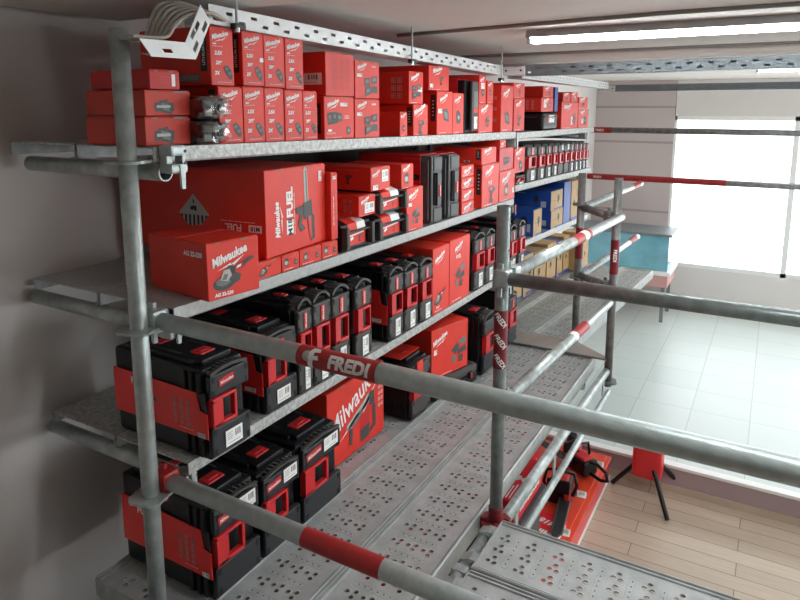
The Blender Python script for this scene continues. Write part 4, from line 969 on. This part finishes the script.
t, L = tube_thing('scaffold_post', 'far upright with plain red band before the blue and tan cartons', 'scaffold post', (*p3, -1.54), (*p3, -.41), 'wornshadesteel', GP)
band(t, 1.54-.965, 1.54-.76, 'darktape'); rosette(t, .45, 'wornshadesteel'); rosette(t, .93, 'wornshadesteel')
t, L = tube_thing('scaffold_post', 'zinc upright at the near end of the shelves', 'scaffold post', (1.118, 1.475, -1.80), (1.118, 1.475, .20), group=GP)
for xx in (1.66, 1.20, .70): rosette(t, xx)
# rails along the deck
t, L = tube_thing('guard_rail', 'bright top rail running along the deck with red and white band', 'scaffold tube', (2.165, .79, -.59), (3.90, .755, -.632), group=GR)
bo = band(t, .76, 1.02); q = MB(); q.tube([(.90, 0, 0), (.97, 0, 0)], PR+.0018, 'white', 24, False); q.build('white_band', bo)
clamp_head(t, .0); 
t, L = tube_thing('guard_rail', 'bright mid rail running along the deck with a short red band', 'scaffold tube', (2.165, .79, -1.07), (3.88, .79, -1.155), group=GR)
bo = band(t, .93, 1.14); q = MB(); q.tube([(.87, 0, 0), (.93, 0, 0)], PR+.0014, 'white', 24, False); q.build('white_band', t)
clamp_head(t, .0)
t, L = tube_thing('guard_rail', 'dark zinc top rail leaving the near post across the aisle side', 'scaffold tube', (2.085, .80, -.587), (2.085, -.85, -.587), 'postgalv', GR); clamp_head(t, .01)
t, L = tube_thing('brace_tube', 'brownish upper tube joining the two far posts', 'scaffold tube', (4.135, 1.035, -.628), (3.95, .81, -.645), 'wornshadesteel', GR); clamp_head(t, L-.03, m='wornshadesteel')
t, L = tube_thing('brace_tube', 'brownish lower tube joining the two far posts', 'scaffold tube', (4.135, 1.035, -1.076), (3.95, .81, -1.075), 'wornshadesteel', GR); clamp_head(t, L-.03, m='wornshadesteel')
for z, lab_ in ((-.63, 'thin top rail of the far bay, red tipped'), (-1.09, 'thin mid rail of the far bay with red wrap')):
    t, L = tube_thing('guard_rail', lab_, 'scaffold tube', (4.17, 1.045, z), (5.75, .97, z), 'galv', GR); bo = band(t, 1.28, 1.50); clamp_head(t, .0, m='wornshadesteel')
for z, lab_ in ((-.187, 'far end tube at top shelf height, wrapped in red lettered tape'), (-.592, 'far end tube at second shelf height, wrapped in red tape')):
    t, L = tube_thing('guard_rail', lab_, 'scaffold tube', (5.76, 1.42, z), (5.76, -.4, z), 'wornshadesteel', GR)
    bo = band(t, .0, .185 if z > -.3 else 1.1)
    wrap(bo, 'FREDI', .09, .02, facing(t, (-1, 0, 0)), maxw=.11)
# lattice girder under the deck edge
t = thing('lattice_girder', 'zinc lattice girder with two chords along the outer deck edge', 'scaffold girder', (2.20, .805, -1.60))
def seg(a, b, r, m='galv', nm='chord', n=22): q = MB(); q._pipe(Vector(a), Vector(b), r, m, .003, n); return q.build(nm, t)
seg((0, 0, 0), (1.70, -.012, 0), .0242); seg((.0, -.035, -.125), (1.70, -.035, -.125), .0165)
for xx in (.10, .62, 1.14, 1.62):
    q = MB(); q.box((xx, -.018, -.062), (.035, .008, .115), 'galv', .002); q.build('strut', t)
q = MB(); q.box((-.03, -.005, -.02), (.05, .05, .08), 'galv', .008); q.build('end_plate', t)

# ================================================================== PERFORATED DECKS
_cell = {}
def cell(pitch, W, ncl):
    k = (pitch, W, ncl)
    if k in _cell: return _cell[k]
    b = MB(); hr = .0086; sr = .0030
    holes = []; rims = []
    m = .028
    for c in range(ncl):
        cy = m+(W-2*m)*(c+.5)/ncl
        for j, (dx, dy) in enumerate(((-.013, -.010), (.012, -.014), (.003, .014))):
            holes.append((pitch*.42+dx, cy+dy, hr, 9)); rims.append((pitch*.42+dx, cy+dy))
    nd_ = 6
    for c in range(nd_): holes.append((pitch*.90, m+.02+(W-2*m-.04)*(c+.5)/nd_, sr, 6))
    outer = [Vector((0, 0, 0)), Vector((pitch, 0, 0)), Vector((pitch, W, 0)), Vector((0, W, 0))]
    loops = [outer]+[[Vector((x+r*math.cos(2*PI*i/n), y+r*math.sin(2*PI*i/n), 0)) for i in range(n)] for x, y, r, n in holes]
    vs = [v for l in loops for v in l]
    b.add(vs, [list(f) if (vs[f[1]]-vs[f[0]]).cross(vs[f[2]]-vs[f[0]]).z > 0 else list(f)[::-1] for f in tessellate_polygon(loops)], 'deck')
    for l in loops[1:]:
        n = len(l); b.add(l+[v-Vector((0, 0, .004)) for v in l], [[i, (i+1) % n, (i+1) % n+n, i+n] for i in range(n)], 'deck')
    for i, (x, y) in enumerate(rims):                       # pressed-up rims round the holes
        n = 9; ra, rb_, z = hr*1.5, hr*.98, .0022
        ring = [Vector((x+ra*math.cos(2*PI*k2/n), y+ra*math.sin(2*PI*k2/n), .0002)) for k2 in range(n)]+[Vector((x+rb_*math.cos(2*PI*k2/n), y+rb_*math.sin(2*PI*k2/n), z if i % 3 else .0006)) for k2 in range(n)]
        b.add(ring, [[k2, (k2+1) % n, (k2+1) % n+n, k2+n] for k2 in range(n)], 'deck', None, True)
    # stadium-shaped bead round the row of small holes
    x0, y0, y1, rr = pitch*.90, m+.022, W-m-.022, .0105
    path = [(x0+rr*math.cos(R(a)), y1+rr*math.sin(R(a))) for a in range(0, 181, 30)]+[(x0+rr*math.cos(R(a)), y0+rr*math.sin(R(a))) for a in range(180, 361, 30)]
    n = len(path)
    def off(p, d):
        cx, cy = x0, min(max(p[1], y0), y1); v = Vector((p[0]-cx, p[1]-cy)).normalized(); return (p[0]+v.x*d, p[1]+v.y*d)
    prof = ((-.0022, .0001), (0, -.0016+.003), (.0022, .0001))
    vs = [(*off(p, d), z) for d, z in prof for p in path]
    b.add(vs, [[j*n+i, j*n+(i+1) % n, (j+1)*n+(i+1) % n, (j+1)*n+i] for j in range(2) for i in range(n)], 'deck', None, True)
    _cell[k] = b; return b
def deck_plank(label, x0, y0, z, L, W, rz, group, hooks=False, m='deck'):
    t = thing('deck_plank', label, 'deck board', (x0, y0, z), rz, group)
    pitch = .098; n = int(L/pitch); s = MB(); e = .022; c = cell(pitch, W-2*e, 3)
    for k in range(n):
        T = Matrix.Translation((k*pitch, e, 0)); k0 = len(s.v); s.v += [tuple(T @ Vector(v)) for v in c.v]
        i = s.mi('deck')
        s.f += [[a+k0 for a in f] for f in c.f]; s.m += [i]*len(c.f); s.s += c.s
    Lx = n*pitch
    s.build('tread_sheet', t)
    for y, nm in ((0, 1), (W-e, -1)):
        r = MB(); Y = lambda d: y+d if nm == 1 else y+e-d
        pr = [(Y(.0005), -.065), (Y(.0005), .006), (Y(.004), .011), (Y(.008), .011), (Y(.010), -.001), (Y(.013), -.001), (Y(.015), .007), (Y(.0205), .007), (Y(e), 0), (Y(e), -.004), (Y(.004), -.004), (Y(.004), -.065)]
        if nm == -1: pr = pr[::-1]
        r.prism(pr, 'x', 0, Lx, 'deck'); r.build('side_rail', t)
    for xx in (Lx+.003, -.003): r = MB(); r.box((xx, W/2, -.025), (.006, W-.004, .06), 'deck'); r.build('end_plate', t)
    if hooks:
        for yy in (W*.22, W*.78):
            h = MB(); h.prism([(0, -.03), (0, .0), (-.030, .002), (-.066, -.012), (-.074, -.045), (-.060, -.045), (-.050, -.022), (-.030, -.014), (-.012, -.022), (-.010, -.03)], 'y', yy-.022, yy+.022, 'galv'); h.build('hook', t)
    return t
GDK = 'perforated steel deck boards'
deck_plank('perforated steel deck board along the outer edge of the walkway', .80, .865, -1.54, 3.15, .282, 0, GDK)
deck_plank('perforated steel deck board down the middle of the walkway', .80, 1.150, -1.54, 3.15, .282, 0, GDK)
deck_plank('perforated steel deck board under the black cases and hammer carton', 1.16, 1.435, -1.54, 2.74, .40, 0, GDK)
for k, (v, lab_) in enumerate(((-.36, 'far perforated deck board on the outer side'), (-.075, 'far perforated deck board in the middle'), (.21, 'far perforated deck board holding the blue and tan cartons'))):
    x, y = fp(.24, v); deck_plank(lab_, x, y, -1.54, 2.35, .282 if k < 2 else .46, FA, 'far perforated deck boards')
GSD = 'deck boards of the side platform'
deck_plank('perforated deck board of the side platform with hooks by the near post', 1.815, .770, -1.535, 1.80, .295, R(-90), GSD, True)
deck_plank('perforated deck board of the side platform, closer to the front rails', 1.510, .770, -1.535, 1.80, .295, R(-90), GSD, True)
t, L = tube_thing('transom_tube', 'zinc tube between walkway and side platform that the board hooks grip', 'scaffold tube', (1.20, .815, -1.575), (2.10, .815, -1.575), group='transom tubes')
q = MB(); q.box((.62, 0, 0), (.04, .062, .062), 'galv', .012); q.build('coupler', t)
# the bent plate that bridges the two decks
t = thing('bridge_plate', 'brownish sheet plate bridging near and far decks, slanting to the corner post', 'metal plate', (3.90, .80, -1.529))
q = MB(); q.prism([(.01, .62), (.27, .66), (.24, .24), (.03, -.03), (.0, .0)], 'z', -.002, .002, 'brownplate'); q.build('sheet', t)
q = MB(); q.prism([(.0, .62), (.012, .62), (.012, .0), (.0, 0)], 'z', .0022, .009, 'wornshadesteel'); q.build('folded_edge', t)
for X in (.98, 3.70):
    tube_thing('transom_tube', 'tube under the walkway boards at the %s end' % ('near' if X < 2 else 'far'), 'scaffold tube', (X, 1.86, -1.634), (X, .87, -1.634), group='transom tubes')
for o in [o for o in COL.objects if o.name.startswith('transom_tube')][1:]:
    q = MB(); q.box((.06, 0, 0), (.05, .06, .06), 'galv', .01); q.build('coupler', o)

# ================================================================== CEILING TRAYS, RODS, LAMP
def slotted(L, H, pitch, z1, z2, sw, sh, m):
    b = MB(); n = max(1, int(L/pitch)); pt = L/n
    for k in range(n):
        x0 = k*pt; loops = [[Vector((x0, 0, 0)), Vector((x0+pt, 0, 0)), Vector((x0+pt, H, 0)), Vector((x0, H, 0))]]
        for cx, cz in ((x0+pt*.28, z1*H), (x0+pt*.78, z2*H)):
            loops.append([Vector((cx-sw/2, cz-sh/2, 0)), Vector((cx+sw/2, cz-sh/2, 0)), Vector((cx+sw/2, cz+sh/2, 0)), Vector((cx-sw/2, cz+sh/2, 0))])
        vs = [v for l in loops for v in l]
        for off in (0, .002): b.add([(v.x, off, v.y) for v in vs], [list(f) for f in tessellate_polygon(loops)], m)
        for l in loops[1:]: b.add([(v.x, 0, v.y) for v in l]+[(v.x, .002, v.y) for v in l], [[i, (i+1) % 4, (i+1) % 4+4, i+4] for i in range(4)], m)
    b.box((L/2, .001, H), (L, .003, .002), m); b.box((L/2, .001, 0), (L, .003, .002), m)
    return b
def tray(label, a, b, H, W, m, group='perforated cable trays', pitch=.10, side=1):
    a = Vector(a); b = Vector(b); d = b-a; L = d.length
    t = thing('cable_tray', label, 'cable tray', a, 0, group); t.rotation_mode = 'QUATERNION'; t.rotation_quaternion = d.to_track_quat('X', 'Z')
    slotted(L, H, pitch, .30, .68, .026, .010, m).build('front_flange', t)
    q = MB(); q.box((L/2, side*W/2, .001), (L, W, .002), m); q.build('tray_bottom', t)
    q = MB(); q.box((L/2, side*W, H/2), (L, .002, H), m); q.build('rear_flange', t)
    q = MB(); q.box((L/2, side*W/2, H+.001), (L, W, .0015), m); q.build('shade_lid', t)  # added lid keeps light out so the slots look dark
    return t
tray('long white slotted cable tray above the near top shelf cartons', (1.385, 1.43, .239), (3.68, 1.43, .190), .052, .10, 'traywhite')
x, y = fp(.06, .0); x2, y2 = fp(1.95, 0)
tray('white slotted cable tray continuing above the far cartons', (x, y, .186), (x2, y2, .166), .05, .10, 'traywhite', pitch=.07)
tray('grey slotted cable tray crossing the aisle from the bright joint piece', (3.705, 1.30, .186), (3.705, -1.6, .196), .060, .10, 'traygrey')
tray('grey slotted cable tray crossing at the far end of the rack', (5.95, 1.30, .143), (5.95, -1.6, .146), .055, .10, 'traygrey')
for lab_, c in (('bright steel joint piece where the first trays meet', (3.69, 1.368, .216)), ('bright steel joint piece where the far trays meet', (5.93, 1.325, .169))):
    t = thing('joint_plate', lab_, 'tray joint', c, R(-90), 'tray joint pieces')
    q = MB(); q.box((0, .004, 0), (.13, .004, .046), 'traywhite', .001); q.box((0, .045, -.024), (.13, .085, .003), 'traywhite', .001); q.build('cover', t)  # white colour stands in for light reflected by the steel
    for sx in (-.045, .045): q = MB(); q.tube([(sx, .002, 0), (sx, -.004, 0)], .006, 'darksteel', 6); q.build('bolt', t)
def rod(label, x, y, z0, z1, clampm='darksteel'):
    t = thing('hanging_rod', label, 'rod', (x, y, z0), 0, 'rods hanging from the ceiling')
    q = MB(); q.tube([(0, 0, 0), (0, 0, z1-z0)], .004, 'galv', 10); q.build('shaft', t)
    q = MB(); q.box((.012, .006, .004), (.045, .022, .018), clampm, .003); q.tube([(0, 0, -.014), (0, 0, .0)], .009, 'shiny', 8); q.build('clamp', t)
rod('first thin steel rod holding the white tray, by the battery cartons', 1.479, 1.414, .235, .352)
rod('second thin steel rod holding the white tray', 2.55, 1.414, .200, .352)
rod('third thin steel rod reaching below the white tray by the joint', 3.62, 1.414, .160, .352)
# open tray elbow with cables over the near cartons
def slanted(label, P0, U, V, m='traywhite', slots=((.2, .3), (.55, .7), (.75, .25), (.35, .75))):
    P0, U, V = Vector(P0), Vector(U), Vector(V); t = thing('cable_tray', label, 'cable tray', P0, 0, 'perforated cable trays')
    n = U.cross(V).normalized()*.002; q = MB()
    loops = [[Vector((0, 0, 0)), Vector((1, 0, 0)), Vector((1, 1, 0)), Vector((0, 1, 0))]]
    for cx, cy in slots:
        a, b_ = .015/U.length, .006/V.length
        loops.append([Vector((cx-a, cy-b_, 0)), Vector((cx+a, cy-b_, 0)), Vector((cx+a, cy+b_, 0)), Vector((cx-a, cy+b_, 0))])
    vs = [v for l in loops for v in l]; F = [list(f) for f in tessellate_polygon(loops)]
    for s_ in (0, 1): q.add([U*v.x+V*v.y+n*s_ for v in vs], F, m)
    for l in loops: q.add([U*v.x+V*v.y+n*s_ for s_ in (0, 1) for v in l], [[i, (i+1) % 4, (i+1) % 4+4, i+4] for i in range(4)], m)
    q.build('slotted_plate', t)
    q = MB(); w = Vector((0, .05, .012)); q.add([(0, 0, 0), U, U+w, w], [[0, 1, 2, 3]], m); q.build('folded_flange', t)
slanted('white slotted tray elbow slanting down with cables behind it', (1.286, 1.385, .131), (.060, 0, .105), (-.035, .0, .040))
slanted('short white slotted tray end level at the upper near corner', (1.14, 1.385, .128), (.146, 0, .002), (-.034, .0, .042), slots=((.45, .4),))
for k in range(6):
    y = 1.40+.013*k; q = MB()
    pts = [(1.10, y, .175), (1.20-.003*k, y, .182), (1.235-.004*k, y, .215+.004*k), (1.28-.006*k, y, .245+.006*k), (1.36-.004*k, y, .262+.005*k), (1.44, y+.02, .252)]
    # round the bends
    sm = []
    for i in range(len(pts)-1):
        p0, p1_, p2_, p3_ = (Vector(pts[max(0, i-1)]), Vector(pts[i]), Vector(pts[i+1]), Vector(pts[min(len(pts)-1, i+2)]))
        for s_ in range(6):
            f = s_/6; sm.append(.5*((2*p1_)+(p2_-p0)*f+(2*p0-5*p1_+4*p2_-p3_)*f*f+(3*p1_-p0-3*p2_+p3_)*f**3))
    sm.append(Vector(pts[-1])); q.tube(sm, .0052, 'cable', 10)
    o = q.build('cable'); o.location.z = ZO; tag(o, 'beige cable bent over the slanting white tray elbow', 'cable', 'cables in the tray elbow')
# lamps
def lamp(label, X, Y0, Y1):
    t = thing('ceiling_lamp', label, 'lamp', (X, Y0, .350), 0, 'strip lamps'); L = Y0-Y1
    q = MB(); q.prism([(-.045, 0), (.045, 0), (.062, -.034), (-.062, -.034)], 'y', -L, 0, 'lamphouse'); q.build('housing', t)
    q = MB(); q.prism([(-.050, -.034), (.050, -.034), (.036, -.054), (-.036, -.054)], 'y', -L+.01, -.01, 'tube'); q.build('diffuser', t)
    q = MB()
    for y in (-.012, -L+.012): q.box((0, y*1.0, -.045), (.10, .018, .03), 'lamphouse', .004)
    q.build('end_cap', t)
lamp('glowing strip lamp on the ceiling above the aisle', 2.98, 1.03, -.55)
lamp('glowing strip lamp over the side platform', 1.45, .0, -1.6)
lamp('glowing strip lamp over the far side platform', 6.3, .2, -1.4)
lamp('glowing strip lamp over the shop floor', 2.98, -1.5, -3.1)
q = MB(); q.tube([(2.78, 1.62, .345), (2.70, 1.0, .345), (2.62, .4, .345), (2.60, -1.6, .345)], .010, 'conduit', 12); o = q.build('conduit'); o.location.z = ZO; tag(o, 'grey conduit pipe fixed along the ceiling towards the lamp', 'conduit')
q = MB(); q.tube([(4.12, 1.9, .346), (4.12, -3.0, .346)], .012, 'conduit', 12); o = q.build('conduit'); o.location.z = ZO; tag(o, 'dark conduit along the ceiling beam farther off', 'conduit')

# ================================================================== SHOP FLOOR BELOW
t = thing('display_plinth', 'glossy orange-red display plinth on the wooden floor', 'plinth', (3.85, 1.40, -2.78))
q = MB(); q.box((0, 0, .085), (1.72, 1.02, .17), 'pinkbright', .006); q.build('body', t)
q = MB(); q.box((0, 0, .175), (1.74, 1.04, .014), 'tabletop', .004); q.box((0, -.45, .185), (1.72, .07, .010), 'tabletop', .003); q.build('top', t)
q = MB(); q.box((0, -.514, .02), (1.72, .006, .03), 'nosing'); q.build('white_trim', t)
def chainsaw(label, x, y, z, rz, s=1.):
    t = thing('chainsaw', label, 'chainsaw', (x, y, z), R(rz), 'chainsaws on the plinth')
    b = MB(); b.box((0, 0, .075*s), (.20*s, .15*s, .12*s), 'black', .02); b.box((-.01*s, -.0, .14*s), (.12*s, .10*s, .03*s), 'redpl', .01); b.box((.09*s, .055*s, .08*s), (.07*s, .04*s, .09*s), 'redpl', .01)
    b.tube([(-.06*s, -.085*s, .075*s), (-.06*s, -.07*s, .075*s)], .035*s, 'mgrey', 16); b.tube([(.05*s, -.085*s, .06*s), (.05*s, -.07*s, .06*s)], .025*s, 'mgrey', 16); b.build('motor_body', t)
    h = MB(); h.tube([(.03*s, -.085*s, .06*s), (.03*s, -.11*s, .13*s), (.03*s, -.09*s, .22*s), (.03*s, .0, .235*s), (.03*s, .09*s, .22*s), (.03*s, .11*s, .14*s), (.03*s, .085*s, .06*s)], .011*s, 'black', 10); h.build('front_handle', t)
    r = MB(); r.tube([(-.09*s, 0, .13*s), (-.16*s, 0, .145*s), (-.25*s, 0, .12*s), (-.27*s, 0, .06*s), (-.20*s, 0, .03*s), (-.09*s, 0, .035*s)], .014*s, 'black', 10); r.build('rear_handle', t)
    g = MB(); g.box((.13*s, 0, .17*s), (.02*s, .15*s, .09*s), 'black', .006); g.build('hand_guard', t)
    c = MB(); c.prism([(.09*s, -.03*s), (.48*s, -.028*s), (.52*s, 0), (.48*s, .028*s), (.09*s, .03*s)], 'z', .066*s, .076*s, 'darksteel', Matrix.Translation((0, .045*s, 0))); c.build('guide_bar', t)
    k = MB(); pth = [(.09*s, -.034*s), (.48*s, -.032*s), (.528*s, 0), (.48*s, .032*s), (.09*s, .034*s)]
    k.tube([(x_, y_+.045*s, .071*s) for x_, y_ in pth], .006*s, 'dgrey', 8); k.build('chain', t)
chainsaw('black and red chainsaw on the plinth, bar pointing to the side platform', 3.98, 1.06, -2.587, 188, .98)
chainsaw('black and red chainsaw standing farther back on the plinth', 4.38, 1.02, -2.587, 60, .88)
for k, (x, y, lab_) in enumerate(((4.09, .945, 'white price card beside the nearer chainsaw'), (4.53, .93, 'white price card beside the farther chainsaw'), (3.64, .93, 'white price card at the near end of the plinth edge'))):
    t = thing('price_card', lab_, 'card', (x, y, -2.588), R(8), 'price cards on the plinth'); q = MB(); q.prism([(-.025, 0), (.025, 0), (.016, .024)], 'y', -.03, .03, 'white'); q.build('card', t); q = MB(); q.poly([(-.014, -.02, .0115), (.006, -.02, .0262), (.006, .02, .0262), (-.014, .02, .0115)], 'lgrey'); q.build('price_print', t)
def crate(label, c, d, rz, st, m='pinkbright'):
    t = thing('display_box', label, 'box', c, R(rz), 'red boxes on the plinth'); q = MB(); q.box((0, 0, d[2]/2), d, m, .006); q.build('body', t)
    w, dd, h = d
    q = MB()
    for (s_, x, y, hh, rr) in st:
        me, tw, th = text_mesh(s_, .03, .2); kk = hh/th; q.mesh(me, Matrix.Translation((x*w, y*dd, h+.0012)) @ Matrix.Rotation(R(rr), 4, 'Z') @ Matrix.Diagonal((kk, kk, 1, 1)), 'white')
    for k in range(5): q.poly([(-w*.45, -dd*.45+k*dd*.05, h+.0012), (-w*.1-k*w*.04, -dd*.45+k*dd*.05, h+.0012), (-w*.1-k*w*.04, -dd*.43+k*dd*.05, h+.0012), (-w*.45, -dd*.43+k*dd*.05, h+.0012)], 'white')
    q.build('lettering', t)
    q = MB(); me, tw, th = text_mesh('Milwaukee', .03, .28); kk = w*.8/tw
    q.mesh(me, Matrix.Translation((0, -dd/2-.0015, h*.5)) @ Matrix.Rotation(PI/2, 4, 'X') @ Matrix.Diagonal((kk, kk, 1, 1)), 'white'); q.build('logo', t)
crate('flat red box with white lettering at the near end of the plinth', (3.52, 1.10, -2.587), (.42, .30, .05), -4, (('Milwaukee', .0, .10, .055, 90), ('M18', .25, -.2, .05, 80)))
crate('red box with white print under the girder chords', (3.70, 1.42, -2.587), (.34, .26, .16), 3, (('FUEL', .0, .1, .07, 90), ('M18', -.2, -.1, .05, 90)))
crate('red box with white print deeper below the walkway', (4.08, 1.42, -2.587), (.30, .24, .24), -3, (('Milwaukee', .0, .0, .045, 90),))
crate('red box with white print behind the plinth near the riser', (4.52, 1.62, -2.587), (.26, .22, .13), 2, (('M18', .0, .0, .07, 90),))
t = thing('added_dark_cabinet', 'added black cabinet under the walkway that darkens the deck holes', 'cabinet', (1.90, 1.36, -2.78))  # added piece, there only to make the deck holes look dark
q = MB(); q.box((0, 0, .44), (2.08, .96, .88), 'blackcard', .01); q.build('body', t)
q = MB(); q.box((0, 0, .895), (2.12, 1.0, .03), 'shadefill', .004); q.build('top', t)
for k in range(3): q = MB(); q.box((-.68+.68*k, -.485, .44), (.64, .012, .80), 'shadefill', .004); q.build('door', t)
crate('red box with white lettering on the added black cabinet under the walkway', (2.74, 1.03, -1.868), (.40, .30, .13), 0, (('Milwaukee', .0, .0, .05, 90), ('M18', .3, .1, .05, 90)))
crate('red box on the added black cabinet deeper below the deck boards', (2.05, 1.22, -1.868), (.30, .24, .10), 8, (('FUEL', .0, .0, .06, 90),))
crate('red box on the added black cabinet below the front rails', (1.35, 1.10, -1.868), (.34, .22, .08), -5, (('M18', .0, .0, .06, 90),))
t = thing('battery_lamp', 'red tool with black knob standing behind the girder strut', 'tool', (4.56, 1.14, -2.587))
q = MB(); q.box((0, 0, .05), (.12, .12, .10), 'redpl', .02); q.build('body', t)
q = MB(); q.tube([(0, 0, .10), (0, 0, .13), (0, 0, .17), (0, 0, .18)], .04, 'black', 16, radii=[.03, .045, .045, .03]); q.build('knob', t)
t = thing('site_light', 'black legged red site light standing on the wooden floor', 'light', (4.62, .61, -2.78))
for k, (lx, ly) in enumerate(((.04, .245), (-.24, -.18), (.24, -.22))):
    q = MB(); q.tube([(lx*.2, ly*.2, .28), (lx, ly, .012)], .016, 'black', 10); q.build('leg', t)
q = MB(); q.tube([(0, 0, .22), (0, 0, .44)], .022, 'black', 12); q.build('mast', t)
q = MB(); q.box((0, 0, .30), (.16, .20, .26), 'redpl', .03); q.build('battery_housing', t)
q = MB(); q.box((0, 0, .48), (.12, .26, .10), 'black', .02); q.box((-.062, 0, .48), (.004, .22, .07), 'lgrey'); q.build('lamp_head', t)
t = thing('glass_counter', 'blue glass counter with pink fascia by the far wall', 'counter', (8.45, 1.55, -2.59))
q = MB(); q.box((0, 0, .52), (.60, 1.1, .15), 'pinkpanel', .01); q.build('fascia', t)
for lx in (-.25, .25):
    for ly in (-.50, .50): q = MB(); q.box((lx, ly, .225), (.04, .04, .45), 'traygrey', .004); q.build('leg', t)
q = MB(); q.box((0, 0, .62), (.66, 1.16, .05), 'nosing', .006); q.build('white_ledge', t)
q = MB(); q.box((-.28, 0, .86), (.02, 1.08, .42), 'glassblue'); q.box((.0, -.53, .86), (.54, .02, .42), 'glassblue'); q.build('glass_panel', t)
q = MB(); q.box((0, 0, 1.085), (.62, 1.14, .03), 'traygrey', .004); q.build('top', t)

# ================================================================== CAMERA, LIGHT, VIEW
cd = bpy.data.cameras.new('camera'); cam = bpy.data.objects.new('camera', cd); COL.objects.link(cam)
cd.sensor_width = 36; cd.lens = 648/800*36; cd.shift_y = -83/800; cd.clip_start = .05; cd.clip_end = 60
cam.matrix_world = Matrix(((0.500614, 0.143597, -0.853678, 0), (-0.865671, 0.083042, -0.493678, 0), (0.000000, 0.986146, 0.165880, ZO), (0, 0, 0, 1)))
SC.camera = cam
wd = bpy.data.worlds.new('sky'); SC.world = wd; wd.use_nodes = True
bg = wd.node_tree.nodes['Background']; bg.inputs[0].default_value = (.90, .97, 1.0, 1); bg.inputs[1].default_value = 2.6
for loc_, rx, rz_, sx, sy in (((9.0, -2.2, -1.08), PI/2, PI/2, 6.7, 1.9), ((5.1, -5.88, -1.08), PI/2, 0, 7.1, 1.9)):     # daylight portals of the windows
    ld = bpy.data.lights.new('window_portal', 'AREA'); ld.shape = 'RECTANGLE'; ld.size = sx; ld.size_y = sy; ld.cycles.is_portal = True
    lo = bpy.data.objects.new('window_portal', ld); COL.objects.link(lo); lo.location = (loc_[0], loc_[1], loc_[2]+ZO)
    lo.rotation_euler = (rx, 0, rz_) if rz_ else (rx, 0, 0)
    if not rz_: lo.rotation_euler = (PI/2, 0, PI)     # looks into the room
SC.view_settings.view_transform = 'Standard'; SC.view_settings.look = 'None'; SC.view_settings.gamma = 1
SC.view_settings.exposure = .95; SC.view_settings.use_curve_mapping = False
